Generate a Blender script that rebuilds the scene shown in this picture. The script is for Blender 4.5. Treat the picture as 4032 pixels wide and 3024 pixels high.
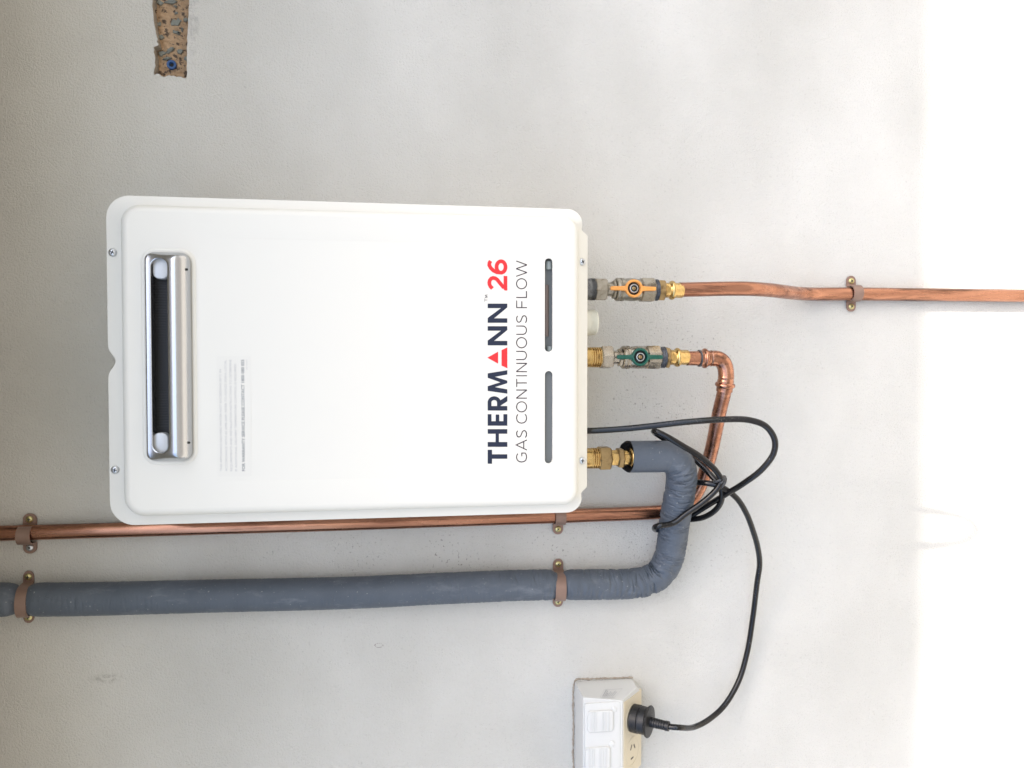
import bpy, bmesh, math, random
from mathutils import Vector, Matrix, noise

random.seed(7)
sc = bpy.context.scene
for o in list(bpy.data.objects):
    bpy.data.objects.remove(o)
COL = sc.collection

# ------------------------------------------------------------------ camera
F_PX = 3145.0                      # focal length in pixels of a 4032 px wide frame
CAM = Vector((-0.002, -1.087, 1.55))
TILT, YAW, ROLL = math.radians(8.804), math.radians(1.51), math.radians(-0.215)
FWD = Vector((-math.sin(YAW)*math.cos(TILT), math.cos(YAW)*math.cos(TILT), -math.sin(TILT)))
_r = Vector((0, 0, -1)); _r = (_r - FWD*_r.dot(FWD)).normalized()
_u = _r.cross(FWD)
RGT = _r*math.cos(ROLL) + _u*math.sin(ROLL)
UPV = -_r*math.sin(ROLL) + _u*math.cos(ROLL)
cam_data = bpy.data.cameras.new('camera')
cam_data.sensor_width = 36.0
cam_data.lens = F_PX/4032.0*36.0
cam_data.clip_start = 0.02
cam_data.clip_end = 2000.0
cam = bpy.data.objects.new('camera', cam_data)
COL.objects.link(cam)
cam.matrix_world = Matrix(((RGT.x, UPV.x, -FWD.x, CAM.x), (RGT.y, UPV.y, -FWD.y, CAM.y),
                           (RGT.z, UPV.z, -FWD.z, CAM.z), (0, 0, 0, 1)))
sc.camera = cam
sc.render.resolution_x, sc.render.resolution_y = 1024, 768

# ------------------------------------------------------------------ sky, sun, exposure
SUN = Vector((1.0, -1.0, 2.55)).normalized()
elev = math.asin(SUN.z)
world = bpy.data.worlds.new('World'); sc.world = world
world.use_nodes = True
wn = world.node_tree
bg = wn.nodes['Background']
sky = wn.nodes.new('ShaderNodeTexSky')
sky.sky_type = 'NISHITA'; sky.sun_disc = False
sky.sun_elevation = elev
sky.sun_rotation = math.atan2(SUN.x, SUN.y)
sky.air_density = 1.0; sky.dust_density = 4.0; sky.ozone_density = 0.6
bg.inputs[1].default_value = 0.15
wn.links.new(sky.outputs[0], bg.inputs[0])
sun_data = bpy.data.lights.new('sun', 'SUN')
sun_data.energy = 4.0; sun_data.angle = math.radians(1.0); sun_data.color = (1.0, 0.95, 0.88)
sun = bpy.data.objects.new('sun', sun_data); COL.objects.link(sun)
sun.rotation_euler = SUN.to_track_quat('Z', 'Y').to_euler()
sun.location = (3, -3, 6)
vs = sc.view_settings
vs.view_transform = 'Standard'; vs.look = 'None'; vs.exposure = 1.70; vs.gamma = 1.0
vs.use_curve_mapping = False

# ------------------------------------------------------------------ helpers
def P(px, py, h):
    """world point on the plane h metres in front of the wall, seen at photo pixel (px, py)"""
    d = FWD + RGT*((px-2016.0)/F_PX) - UPV*((py-1512.0)/F_PX)
    t = (-h - CAM.y)/d.y
    return CAM + d*t
def mpp(p):
    return (Vector(p)-CAM).dot(FWD)/F_PX        # metres per photo pixel at a point
def XZ(px, py, h):
    p = P(px, py, h); return (p.x, p.z)

OFF = {}
def tag(o, label=None, cat=None, group=None, kind=None):
    if label: o['label'] = label
    if cat: o['category'] = cat
    if group: o['group'] = group
    if kind: o['kind'] = kind
    return o
def thing(name, loc, label, cat, group=None):
    e = bpy.data.objects.new(name, None); COL.objects.link(e)
    e.empty_display_size = 0.03
    e.location = loc; OFF[e] = Vector(loc)
    return tag(e, label, cat, group)
def link(name, me, mat, parent=None, origin=None):
    off = OFF[parent] if parent is not None else Vector(origin if origin else (0, 0, 0))
    if off.length > 0:
        me.transform(Matrix.Translation(-off))
    o = bpy.data.objects.new(name, me); COL.objects.link(o)
    if mat: me.materials.append(mat)
    if parent is not None:
        o.parent = parent
    else:
        o.location = off
    OFF[o] = off
    return o
def sharp(me, ang=35):
    me.shade_smooth()
    me.set_sharp_from_angle(angle=math.radians(ang))
def from_bm(bm, smooth=35, recalc=True):
    if recalc: bmesh.ops.recalc_face_normals(bm, faces=bm.faces)
    me = bpy.data.meshes.new('m'); bm.to_mesh(me); bm.free()
    if smooth: sharp(me, smooth)
    else: me.shade_flat()
    return me
def ring_faces(bm, a, b, closed=True):
    n = len(a)
    for i in range(n if closed else n-1):
        j = (i+1) % n
        bm.faces.new((a[i], a[j], b[j], b[i]))
def frame(d):
    d = Vector(d).normalized()
    a = Vector((0, -1, 0)) if abs(d.y) < 0.95 else Vector((1, 0, 0))
    u = (a - d*a.dot(d)).normalized()
    return d, u, d.cross(u)
def lathe_bm(bm, A, d, prof, n=32, phase=0.0, caps=True, closed=False):
    """revolve profile [(s, r)] round the axis through A along d"""
    A = Vector(A); d, u, v = frame(d)
    rings = []
    for s, r in prof:
        if r < 1e-6:
            rings.append([bm.verts.new(A+d*s)])
        else:
            rings.append([bm.verts.new(A + d*s + (u*math.cos(2*math.pi*i/n+phase) + v*math.sin(2*math.pi*i/n+phase))*r) for i in range(n)])
    m = len(rings)
    for k in range(m if closed else m-1):
        a, b = rings[k], rings[(k+1) % m]
        if len(a) == 1 and len(b) == 1: continue
        if len(a) == 1:
            for i in range(n): bm.faces.new((a[0], b[i], b[(i+1) % n]))
        elif len(b) == 1:
            for i in range(n): bm.faces.new((a[i], a[(i+1) % n], b[0]))
        else: ring_faces(bm, a, b)
    if caps and not closed:
        for r_ in (rings[0], rings[-1]):
            if len(r_) > 2: bm.faces.new(r_)
def lathe(name, A, d, prof, mat, parent, n=32, phase=0.0, caps=True, closed=False, smooth=35):
    bm = bmesh.new(); lathe_bm(bm, A, d, prof, n, phase, caps, closed)
    return link(name, from_bm(bm, smooth), mat, parent)
def hexprof(s0, s1, r, c=0.0012):
    return [(s0, r*0.88), (s0+c, r), (s1-c, r), (s1, r*0.88)]
def catmull(pts, step):
    pts = [Vector(p) for p in pts]
    q = [pts[0]*2-pts[1]] + pts + [pts[-1]*2-pts[-2]]
    out = []
    for i in range(1, len(q)-2):
        p0, p1, p2, p3 = q[i-1:i+3]
        # centripetal Catmull-Rom
        t0 = 0.0; t1 = t0 + max((p1-p0).length, 1e-6)**0.5; t2 = t1 + max((p2-p1).length, 1e-6)**0.5; t3 = t2 + max((p3-p2).length, 1e-6)**0.5
        n = max(1, int((p2-p1).length/step))
        for k in range(n):
            t = t1 + (t2-t1)*k/n
            a1 = p0*((t1-t)/(t1-t0)) + p1*((t-t0)/(t1-t0))
            a2 = p1*((t2-t)/(t2-t1)) + p2*((t-t1)/(t2-t1))
            a3 = p2*((t3-t)/(t3-t2)) + p3*((t-t2)/(t3-t2))
            b1 = a1*((t2-t)/(t2-t0)) + a2*((t-t0)/(t2-t0))
            b2 = a2*((t3-t)/(t3-t1)) + a3*((t-t1)/(t3-t1))
            out.append(b1*((t2-t)/(t2-t1)) + b2*((t-t1)/(t2-t1)))
    out.append(pts[-1])
    return out
def tube_bm(bm, path, rad, n=24, caps=True, endshift=None):
    """sweep; rad(s, ang, k) or number; ang is measured from the side facing away from the wall"""
    T = []
    for i in range(len(path)):
        a = path[max(0, i-1)]; b = path[min(len(path)-1, i+1)]
        T.append((b-a).normalized())
    d, u, v = frame(T[0])
    rings = []; s = 0.0
    for i, p in enumerate(path):
        if i: s += (p-path[i-1]).length
        u = (u - T[i]*u.dot(T[i])).normalized(); v = T[i].cross(u)
        ring = []
        for k in range(n):
            a = 2*math.pi*k/n
            r = rad(s, a, i) if callable(rad) else rad
            q = p + (u*math.cos(a)+v*math.sin(a))*r
            if endshift: q = q + T[i]*endshift(s, a)
            ring.append(bm.verts.new(q))
        if rings: ring_faces(bm, rings[-1], ring)
        rings.append(ring)
    if caps:
        bm.faces.new(rings[0]); bm.faces.new(rings[-1])
    return rings
def tube(name, path, rad, mat, parent, n=24, caps=True, smooth=60):
    bm = bmesh.new(); tube_bm(bm, path, rad, n, caps)
    return link(name, from_bm(bm, smooth), mat, parent)
def arc(cx, cy, r, a0, a1, n):
    return [(cx+r*math.cos(math.radians(a0+(a1-a0)*i/n)), cy+r*math.sin(math.radians(a0+(a1-a0)*i/n))) for i in range(n+1)]
def rrect(x0, x1, z0, z1, r, n=8):
    """rounded rectangle, r = radii of (top right, top left, bottom left, bottom right)"""
    if not isinstance(r, (tuple, list)): r = (r,)*4
    return (arc(x1-r[0], z1-r[0], r[0], 0, 90, n) + arc(x0+r[1], z1-r[1], r[1], 90, 180, n)
            + arc(x0+r[2], z0+r[2], r[2], 180, 270, n) + arc(x1-r[3], z0+r[3], r[3], 270, 360, n))
def inset(pts, d):
    n = len(pts); out = []
    for i in range(n):
        a, b, c = Vector(pts[i-1]), Vector(pts[i]), Vector(pts[(i+1) % n])
        e1 = (b-a); e2 = (c-b)
        if e1.length < 1e-9: e1 = e2
        if e2.length < 1e-9: e2 = e1
        n1 = Vector((-e1.y, e1.x)).normalized(); n2 = Vector((-e2.y, e2.x)).normalized()
        m = n1+n2
        m = m/max(m.length_squared, 0.5)*2 if m.length > 1e-6 else n1*1
        out.append((b.x+m.x*d, b.y+m.y*d))
    return out
def loop(bm, pts, h):
    return [bm.verts.new((x, -h, z)) for x, z in pts]
def fill(bm, loops):
    edges = []
    for l in loops:
        for i in range(len(l)):
            a, b = l[i], l[(i+1) % len(l)]
            e = bm.edges.get((a, b)) or bm.edges.new((a, b))
            edges.append(e)
    bmesh.ops.triangle_fill(bm, use_beauty=True, use_dissolve=False, edges=edges)
def plate_bm(bm, pts, h0, h1, bev=0.0, back=True):
    rings = [loop(bm, pts, h0)]
    if bev > 0:
        for k in range(4):
            a = math.pi/2*k/3
            rings.append(loop(bm, inset(pts, bev*(1-math.cos(a))), h1-bev+bev*math.sin(a)))
    else:
        rings.append(loop(bm, pts, h1))
    for a, b in zip(rings, rings[1:]): ring_faces(bm, a, b)
    bm.faces.new(rings[-1])
    if back: bm.faces.new(rings[0])
def plate(name, pts, h0, h1, mat, parent, bev=0.0, smooth=35):
    bm = bmesh.new(); plate_bm(bm, pts, h0, h1, bev)
    return link(name, from_bm(bm, smooth), mat, parent)
def box_bm(bm, c, size, rot=None):
    m = Matrix.Translation(c) @ (rot.to_4x4() if rot else Matrix()) @ Matrix.Diagonal((*size, 1))
    bmesh.ops.create_cube(bm, size=1, matrix=m)

# ------------------------------------------------------------------ materials
def mat(name, col, rough=0.5, metal=0.0, spec=0.5, coat=0.0):
    m = bpy.data.materials.new(name); m.use_nodes = True
    b = m.node_tree.nodes['Principled BSDF']
    b.inputs['Base Color'].default_value = (*col, 1)
    b.inputs['Roughness'].default_value = rough
    b.inputs['Metallic'].default_value = metal
    b.inputs['Specular IOR Level'].default_value = spec
    b.inputs['Coat Weight'].default_value = coat
    return m
class N:
    """small node-graph helper"""
    def __init__(s, m):
        s.t = m.node_tree; s.b = s.t.nodes['Principled BSDF']
        s.co = s.t.nodes.new('ShaderNodeTexCoord').outputs['Object']
    def put(s, sock, v):
        if isinstance(v, bpy.types.NodeSocket): s.t.links.new(v, sock)
        elif v is not None: sock.default_value = v
    def mapping(s, scale=(1, 1, 1), loc=(0, 0, 0), rot=(0, 0, 0)):
        n = s.t.nodes.new('ShaderNodeMapping'); s.put(n.inputs['Vector'], s.co)
        n.inputs['Scale'].default_value = scale; n.inputs['Location'].default_value = loc; n.inputs['Rotation'].default_value = rot
        return n.outputs[0]
    def noise(s, scale, detail=3, rough=0.5, vec=None, out='Fac'):
        n = s.t.nodes.new('ShaderNodeTexNoise'); s.put(n.inputs['Vector'], vec or s.co)
        n.inputs['Scale'].default_value = scale; n.inputs['Detail'].default_value = detail; n.inputs['Roughness'].default_value = rough
        return n.outputs[out]
    def voronoi(s, scale, vec=None):
        n = s.t.nodes.new('ShaderNodeTexVoronoi'); s.put(n.inputs['Vector'], vec or s.co); n.inputs['Scale'].default_value = scale
        return n.outputs['Distance']
    def ramp(s, f, stops):
        n = s.t.nodes.new('ShaderNodeValToRGB'); s.put(n.inputs[0], f)
        e = n.color_ramp.elements
        while len(e) < len(stops): e.new(0.5)
        for el, (p, c) in zip(e, stops):
            el.position = p; el.color = (*c, 1) if len(c) == 3 else c
        return n.outputs[0]
    def mix(s, f, a, b, mode='MIX'):
        n = s.t.nodes.new('ShaderNodeMix'); n.data_type = 'RGBA'; n.blend_type = mode
        s.put(n.inputs[0], f)
        for k, v in ((6, a), (7, b)):
            s.put(n.inputs[k], (*v, 1) if isinstance(v, tuple) and len(v) == 3 else v)
        return n.outputs[2]
    def math(s, op, a, b=None, clamp=False):
        n = s.t.nodes.new('ShaderNodeMath'); n.operation = op; n.use_clamp = clamp
        s.put(n.inputs[0], a); s.put(n.inputs[1], b)
        return n.outputs[0]
    def bump(s, hgt, dist, strength=1.0, prev=None):
        n = s.t.nodes.new('ShaderNodeBump'); s.put(n.inputs['Height'], hgt)
        n.inputs['Distance'].default_value = dist; n.inputs['Strength'].default_value = strength
        if prev is not None: s.t.links.new(prev, n.inputs['Normal'])
        s.t.links.new(n.outputs[0], s.b.inputs['Normal'])
        return n.outputs[0]
    def color(s, v): s.put(s.b.inputs['Base Color'], v)
    def rough(s, v): s.put(s.b.inputs['Roughness'], v)
    def metal(s, v): s.put(s.b.inputs['Metallic'], v)
    def blob(s, c, rx, rz, rot=0.0, vec=None):
        """1 inside an ellipse on the wall plane, fading to 0 at its rim"""
        n = s.t.nodes.new('ShaderNodeMapping'); s.put(n.inputs['Vector'], vec or s.co)
        n.vector_type = 'TEXTURE'
        n.inputs['Location'].default_value = (c[0], 0, c[1]); n.inputs['Rotation'].default_value = (0, rot, 0)
        n.inputs['Scale'].default_value = (rx, 1000, rz)
        l = s.t.nodes.new('ShaderNodeVectorMath'); l.operation = 'LENGTH'; s.put(l.inputs[0], n.outputs[0])
        return s.math('SUBTRACT', 1.0, l.outputs['Value'], clamp=True)

# render coat of the wall
m_wall = mat('painted_render', (0.70, 0.685, 0.64), 0.75, spec=0.25)
g = N(m_wall)
fine = g.noise(600, 3, 0.62)
grit = g.noise(340, 2, 0.5)
broad = g.noise(2.6, 3, 0.55, g.mapping((1.0, 1.0, 1.5), (4.2, 0, 1.3)))
tone = g.mix(g.ramp(broad, [(0.35, (0, 0, 0)), (0.68, (1, 1, 1))]), (0.535, 0.524, 0.486), (0.632, 0.620, 0.582))
speck = g.ramp(g.noise(260, 1, 0.4, g.mapping((1, 1, 1), (3.1, 0, 1.7))), [(0.64, (0, 0, 0)), (0.72, (1, 1, 1))])
zone = g.ramp(g.noise(9, 3, 0.6), [(0.42, (0.1, 0.1, 0.1)), (0.62, (1, 1, 1))])
near = g.math('MAXIMUM', g.blob(XZ(1700, 2190, 0), 0.50, 0.075, 0.0) if False else g.blob(XZ(1900, 2190, 0), 0.062, 0.42), g.math('MULTIPLY', g.blob(XZ(2650, 1500, 0), 0.20, 0.16), 0.8))
dirt = g.math('MULTIPLY', g.math('MULTIPLY', speck, g.math('ADD', g.math('MULTIPLY', near, 1.3, clamp=True), 0.22)), zone)
tone = g.mix(g.math('MULTIPLY', dirt, 0.75), tone, (0.20, 0.185, 0.16))
sc1 = g.math('MULTIPLY', g.blob(XZ(420, 2672, 0), 0.007, 0.026, 0.03), g.ramp(g.noise(160, 3, 0.6), [(0.42, (0, 0, 0)), (0.6, (1, 1, 1))]))
sc2 = g.blob(XZ(1492, 2541, 0), 0.0035, 0.0065)
sc2 = g.math('MULTIPLY', g.math('GREATER_THAN', sc2, 0.02), g.math('LESS_THAN', sc2, 0.28))
sc2 = g.math('MULTIPLY', sc2, g.ramp(g.noise(500, 2), [(0.45, (0, 0, 0)), (0.55, (1, 1, 1))]))
sc3 = g.math('MULTIPLY', g.blob(XZ(2600, 2262, 0), 0.05, 0.05), g.ramp(g.noise(200, 2, 0.6), [(0.5, (0, 0, 0)), (0.62, (1, 1, 1))]))
tone = g.mix(g.math('MULTIPLY', sc1, 0.85), tone, (0.25, 0.24, 0.21))
tone = g.mix(g.math('MULTIPLY', sc2, 0.6), tone, (0.2, 0.16, 0.14))
tone = g.mix(g.math('MULTIPLY', sc3, 0.45), tone, (0.30, 0.28, 0.25))
sm1 = g.math('MULTIPLY', g.blob(XZ(760, 40, 0), 0.075, 0.0085), g.ramp(g.noise(70, 4, 0.7), [(0.40, (0, 0, 0)), (0.60, (1, 1, 1))]))
tone = g.mix(g.math('MULTIPLY', sm1, 0.9, clamp=True), tone, (0.30, 0.295, 0.29))
g.color(tone)
hgt = g.math('ADD', g.math('MULTIPLY', fine, 0.75), g.math('MULTIPLY', grit, 0.6))
b1 = g.bump(g.noise(7, 2), 0.01, 0.15)
g.bump(hgt, 0.0021, 0.95, b1)

# masonry seen in the chase
m_brick = mat('exposed_masonry', (0.42, 0.30, 0.2), 0.95, spec=0.1)
g = N(m_brick)
c = g.mix(g.noise(60, 4, 0.65), (0.46, 0.30, 0.18), (0.68, 0.48, 0.31))
spot = g.ramp(g.noise(140, 3, 0.6), [(0.565, (0, 0, 0)), (0.62, (1, 1, 1))])
c = g.mix(spot, c, (0.16, 0.12, 0.09))
g.color(c); g.bump(g.noise(300, 4, 0.7), 0.004, 0.9)
m_render_edge = mat('broken_render', (0.42, 0.35, 0.28), 0.95, spec=0.1)
g = N(m_render_edge); g.color(g.mix(g.noise(200, 3, 0.6), (0.30, 0.24, 0.18), (0.50, 0.45, 0.38))); g.bump(g.noise(400, 3, 0.7), 0.003, 0.9)
m_mortar = mat('grey_mortar', (0.24, 0.25, 0.22), 0.95, spec=0.1)
g = N(m_mortar); g.color(g.mix(g.noise(140, 3), (0.19, 0.20, 0.175), (0.29, 0.30, 0.27))); g.bump(g.noise(500, 3), 0.002, 0.6)

def white_enamel(name, c):
    m = mat(name, c, 0.36, spec=0.5)
    g = N(m); g.rough(g.ramp(g.noise(40, 3), [(0.3, (0.33,)*3), (0.7, (0.42,)*3)]))
    g.bump(g.noise(900, 2), 0.0003, 0.12)
    return m
m_enamel = white_enamel('cream_enamel', (0.70, 0.687, 0.63))
m_case = white_enamel('case_enamel', (0.74, 0.71, 0.64))
m_navy = mat('navy_print', (0.022, 0.028, 0.05), 0.6, spec=0.2)
m_red = mat('red_print', (0.74, 0.035, 0.04), 0.6, spec=0.2)
m_thin = mat('grey_print', (0.05, 0.037, 0.045), 0.6, spec=0.2)
m_faint = mat('faint_print', (0.45, 0.45, 0.45), 0.6)
m_bold = mat('bold_print', (0.24, 0.25, 0.26), 0.6)
m_sticker = mat('label_film', (0.685, 0.672, 0.618), 0.34)
def brushed(name, c, rough, sc_):
    m = mat(name, c, rough, 1.0)
    g = N(m); f = g.noise(sc_, 4, 0.6)
    g.rough(g.ramp(f, [(0.3, (rough*0.75,)*3), (0.7, (rough*1.3,)*3)]))
    g.bump(g.noise(sc_*3, 2), 0.0004, 0.15)
    return m
m_steel = mat('satin_steel', (0.50, 0.51, 0.525), 0.25, 1.0)
m_zinc = brushed('zinc_screw', (0.62, 0.64, 0.66), 0.35, 200)
m_yzinc = brushed('yellow_zinc_screw', (0.60, 0.54, 0.27), 0.36, 200)
m_recess = mat('screw_recess', (0.03, 0.03, 0.028), 0.7, 0.2)
m_black = mat('flue_black', (0.012, 0.013, 0.017), 0.55)
m_tab = mat('pale_tab', (0.55, 0.56, 0.57), 0.4, 0.3)
m_inner = mat('inner_panel', (0.16, 0.17, 0.165), 0.6, 0.2)
m_innerpipe = mat('inner_pipe', (0.20, 0.155, 0.135), 0.6, 0.1)

def worn_metal(name, c1, c2, c3, rough, scale=(1, 1, 1), sp=45):
    m = mat(name, c1, rough, 1.0)
    g = N(m); v = g.mapping(scale)
    c = g.mix(g.ramp(g.noise(sp, 4, 0.6, v), [(0.35, (0, 0, 0)), (0.65, (1, 1, 1))]), c1, c2)
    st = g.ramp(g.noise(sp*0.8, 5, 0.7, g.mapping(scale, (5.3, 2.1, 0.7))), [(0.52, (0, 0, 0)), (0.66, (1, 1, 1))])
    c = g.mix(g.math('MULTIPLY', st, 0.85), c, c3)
    g.color(c)
    g.rough(g.math('ADD', g.math('MULTIPLY', g.noise(sp*1.6, 4, 0.6, v), 0.30), rough-0.12))
    g.bump(g.noise(sp*3, 3, 0.5, v), 0.0006, 0.2)
    return m
m_copper = worn_metal('copper_tube', (0.33, 0.15, 0.095), (0.53, 0.265, 0.175), (0.11, 0.052, 0.036), 0.24, (1, 1, 0.10), 70)  # lengthwise dark streaks: tarnish plus dark reflections painted into the colour
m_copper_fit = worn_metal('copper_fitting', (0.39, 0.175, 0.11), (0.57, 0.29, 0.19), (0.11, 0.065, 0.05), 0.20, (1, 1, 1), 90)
m_brass = worn_metal('bright_brass', (0.60, 0.405, 0.15), (0.70, 0.50, 0.215), (0.28, 0.165, 0.06), 0.19, (1, 1, 1), 120)
m_brass_dull = worn_metal('dull_brass', (0.33, 0.235, 0.115), (0.40, 0.29, 0.15), (0.18, 0.12, 0.06), 0.40, (1, 1, 1), 120)
m_nickel = worn_metal('dull_nickel', (0.34, 0.315, 0.265), (0.44, 0.41, 0.355), (0.17, 0.145, 0.11), 0.30, (1, 1, 1), 110)
m_nickel_b = worn_metal('bright_nickel', (0.40, 0.365, 0.305), (0.54, 0.505, 0.445), (0.16, 0.13, 0.095), 0.24, (1, 1, 1), 60)
m_galv = worn_metal('dark_galvanised', (0.17, 0.175, 0.18), (0.23, 0.235, 0.24), (0.09, 0.09, 0.09), 0.38, (1, 1, 1), 150)
m_tape = worn_metal('grey_sealant', (0.035, 0.037, 0.042), (0.09, 0.095, 0.105), (0.012, 0.012, 0.014), 0.45, (1, 1, 1), 300)
m_tape.node_tree.nodes['Principled BSDF'].inputs['Metallic'].default_value = 0.1
m_wplastic = mat('white_plastic', (0.72, 0.71, 0.62), 0.42)
m_orange = mat('orange_handle', (0.78, 0.33, 0.07), 0.42)
g = N(m_orange); g.color(g.mix(g.noise(200, 3), (0.72, 0.29, 0.055), (0.84, 0.38, 0.10))); g.bump(g.noise(500, 2), 0.0005, 0.3)
m_green = mat('green_handle', (0.004, 0.13, 0.085), 0.36)
g = N(m_green); g.color(g.mix(g.noise(200, 3), (0.002, 0.065, 0.044), (0.004, 0.105, 0.07))); g.bump(g.noise(500, 2), 0.0005, 0.3)
m_dark = mat('black_cavity', (0.01, 0.01, 0.01), 0.7)

m_foam = mat('grey_foam_sleeve', (0.15, 0.17, 0.195), 0.5, spec=0.4)
g = N(m_foam)
c = g.mix(g.noise(18, 4, 0.6), (0.062, 0.077, 0.098), (0.104, 0.123, 0.151))
sm = g.ramp(g.noise(55, 5, 0.7, g.mapping((1, 1, 0.35), (2.2, 0, 0))), [(0.56, (0, 0, 0)), (0.75, (1, 1, 1))])
c = g.mix(g.math('MULTIPLY', sm, 0.24), c, (0.34, 0.36, 0.39))
dot = g.ramp(g.noise(330, 2, 0.5), [(0.70, (0, 0, 0)), (0.76, (1, 1, 1))])
c = g.mix(g.math('MULTIPLY', dot, 0.5), c, (0.5, 0.5, 0.48))
g.color(c); g.rough(g.ramp(g.noise(30, 3), [(0.3, (0.42,)*3), (0.7, (0.58,)*3)]))
g.bump(g.noise(420, 4, 0.6), 0.0012, 0.35)
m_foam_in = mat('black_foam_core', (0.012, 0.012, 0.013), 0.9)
m_strap = mat('pink_brown_strap', (0.40, 0.29, 0.25), 0.42, 0.35)
g = N(m_strap); g.color(g.mix(g.noise(90, 3), (0.225, 0.145, 0.112), (0.30, 0.20, 0.16)))
m_cable = mat('black_cable', (0.005, 0.005, 0.006), 0.15, spec=0.42)
g = N(m_cable)
ds = g.ramp(g.noise(700, 2, 0.6), [(0.60, (0, 0, 0)), (0.72, (1, 1, 1))])
dz = g.ramp(g.noise(25, 3, 0.6), [(0.50, (0, 0, 0)), (0.68, (1, 1, 1))])
g.color(g.mix(g.math('MULTIPLY', g.math('MULTIPLY', ds, dz), 0.45), (0.006, 0.006, 0.007), (0.40, 0.38, 0.35)))
m_plug = mat('black_plug', (0.02, 0.02, 0.022), 0.42)
g = N(m_plug)
ds = g.ramp(g.noise(600, 3, 0.6), [(0.55, (0, 0, 0)), (0.72, (1, 1, 1))])
dz = g.ramp(g.noise(60, 3, 0.6), [(0.48, (0, 0, 0)), (0.64, (1, 1, 1))])
g.color(g.mix(g.math('MULTIPLY', g.math('MULTIPLY', ds, dz), 0.5), (0.010, 0.010, 0.011), (0.34, 0.33, 0.31)))
m_vtape = mat('dark_tape', (0.045, 0.047, 0.05), 0.4)
m_outlet = mat('outlet_plastic', (0.74, 0.75, 0.745), 0.38)
g = N(m_outlet)
st = g.math('MULTIPLY', g.blob(XZ(2372, 2926, 0.05), 0.012, 0.012), g.ramp(g.noise(350, 3, 0.7), [(0.55, (0, 0, 0)), (0.66, (1, 1, 1))]))
g.color(g.mix(g.math('MULTIPLY', st, 0.9), g.mix(g.noise(30, 3), (0.575, 0.58, 0.565), (0.625, 0.628, 0.61)), (0.5, 0.36, 0.2)))
m_socket = mat('aged_cream_plastic', (0.62, 0.55, 0.41), 0.42)
m_slot = mat('contact_slot', (0.10, 0.085, 0.07), 0.6)
m_blue = mat('blue_plastic', (0.025, 0.085, 0.24), 0.45)
m_soffit = mat('soffit_paint', (0.20, 0.195, 0.16), 0.6)
m_fascia = mat('fascia_paint', (0.35, 0.34, 0.32), 0.45)
m_bounce_strip = mat('bounce_concrete', (0.5, 0.49, 0.46), 0.9, spec=0.2)
g = N(m_bounce_strip); g.color(g.mix(g.noise(5, 6, 0.65), (0.23, 0.218, 0.195), (0.31, 0.297, 0.268))); g.bump(g.noise(120, 4), 0.004, 0.5)
m_ground = mat('dark_ground', (0.13, 0.125, 0.112), 0.9, spec=0.2)
g = N(m_ground); g.color(g.mix(g.noise(4, 6, 0.65), (0.105, 0.10, 0.09), (0.155, 0.148, 0.135))); g.bump(g.noise(120, 4), 0.004, 0.5)

# ------------------------------------------------------------------ setting: wall with its chase, ground, eave
def zpx(pts, ox, oy, s): return [(ox+a*s, oy+b*s) for a, b in pts]
chase_px = zpx([(318, -420), (312, -200), (320, 0), (308, 120), (326, 215), (334, 300), (340, 420), (352, 505), (372, 590), (384, 680), (402, 745),
                (424, 800), (404, 858), (440, 900), (424, 930), (372, 948), (336, 962), (352, 1010), (338, 1060), (362, 1130), (372, 1200), (362, 1285),
                (376, 1345), (350, 1420), (342, 1480), (352, 1534), (392, 1506), (430, 1502), (470, 1528), (505, 1556), (560, 1570), (600, 1552), (655, 1532),
                (700, 1548), (750, 1542), (800, 1572), (850, 1560), (905, 1568), (940, 1590), (985, 1596), (1008, 1570),
                (1022, 1480), (1010, 1390), (1018, 1290), (1010, 1190), (1020, 1080), (1012, 980), (1028, 870), (1016, 780), (1030, 690), (1034, 580), (1044, 480),
                (1036, 400), (1052, 300), (1048, 180), (1062, 90), (1060, 0), (1070, -200), (1076, -420)], 540, 0, 0.1929)
chase = [XZ(a, b, 0) for a, b in chase_px]
WX, WZ0, WZ1 = 3.0, 0.0, 2.62
bm = bmesh.new()
def wl(pts, h): return loop(bm, pts, h)
outer = wl([(-WX, WZ0), (WX, WZ0), (WX, WZ1), (-WX, WZ1)], 0.0)
hole = wl(chase, 0.0)
fill(bm, [outer, hole])
bk = wl([(-WX, WZ0), (WX, WZ0), (WX, WZ1), (-WX, WZ1)], -0.23)
ring_faces(bm, outer, bk); bm.faces.new(bk)
wall = link('wall', from_bm(bm, 0), m_wall)
tag(wall, 'cream rendered wall behind the heater', kind='structure')
# broken edge of the render round the chase and the masonry at its back
bm = bmesh.new()
prev = wl([(a, b) for a, b in chase], 0.0002)
for k in range(1, 5):
    ring = []
    for i, (a, b) in enumerate(chase):
        j = 0.0022 if 0 < k < 4 else 0
        ring.append(bm.verts.new((a + j*noise.noise(Vector((a*160, b*160, k*3.1))), 0.021*k/4, b + j*noise.noise(Vector((a*160+9, b*160, k*3.1))))))
    ring_faces(bm, prev, ring); prev = ring
link('broken_edge', from_bm(bm, 30), m_render_edge, wall)
bm = bmesh.new()
xs = [a for a, b in chase]; zs = [b for a, b in chase]
x0, x1, z0, z1 = min(xs)-.01, max(xs)+.01, min(zs)-.01, max(zs)+.01
nx, nz = 90, 34
gv = [[bm.verts.new((x0+(x1-x0)*i/nx, 0.0165 + 0.0035*noise.fractal(Vector((i*.35, k*.35*1.0, 2)), 0.9, 2.0, 4), z0+(z1-z0)*k/nz)) for k in range(nz+1)] for i in range(nx+1)]
for i in range(nx):
    for k in range(nz):
        bm.faces.new((gv[i][k], gv[i+1][k], gv[i+1][k+1], gv[i][k+1]))
link('exposed_masonry', from_bm(bm, 80), m_brick, wall)
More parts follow.
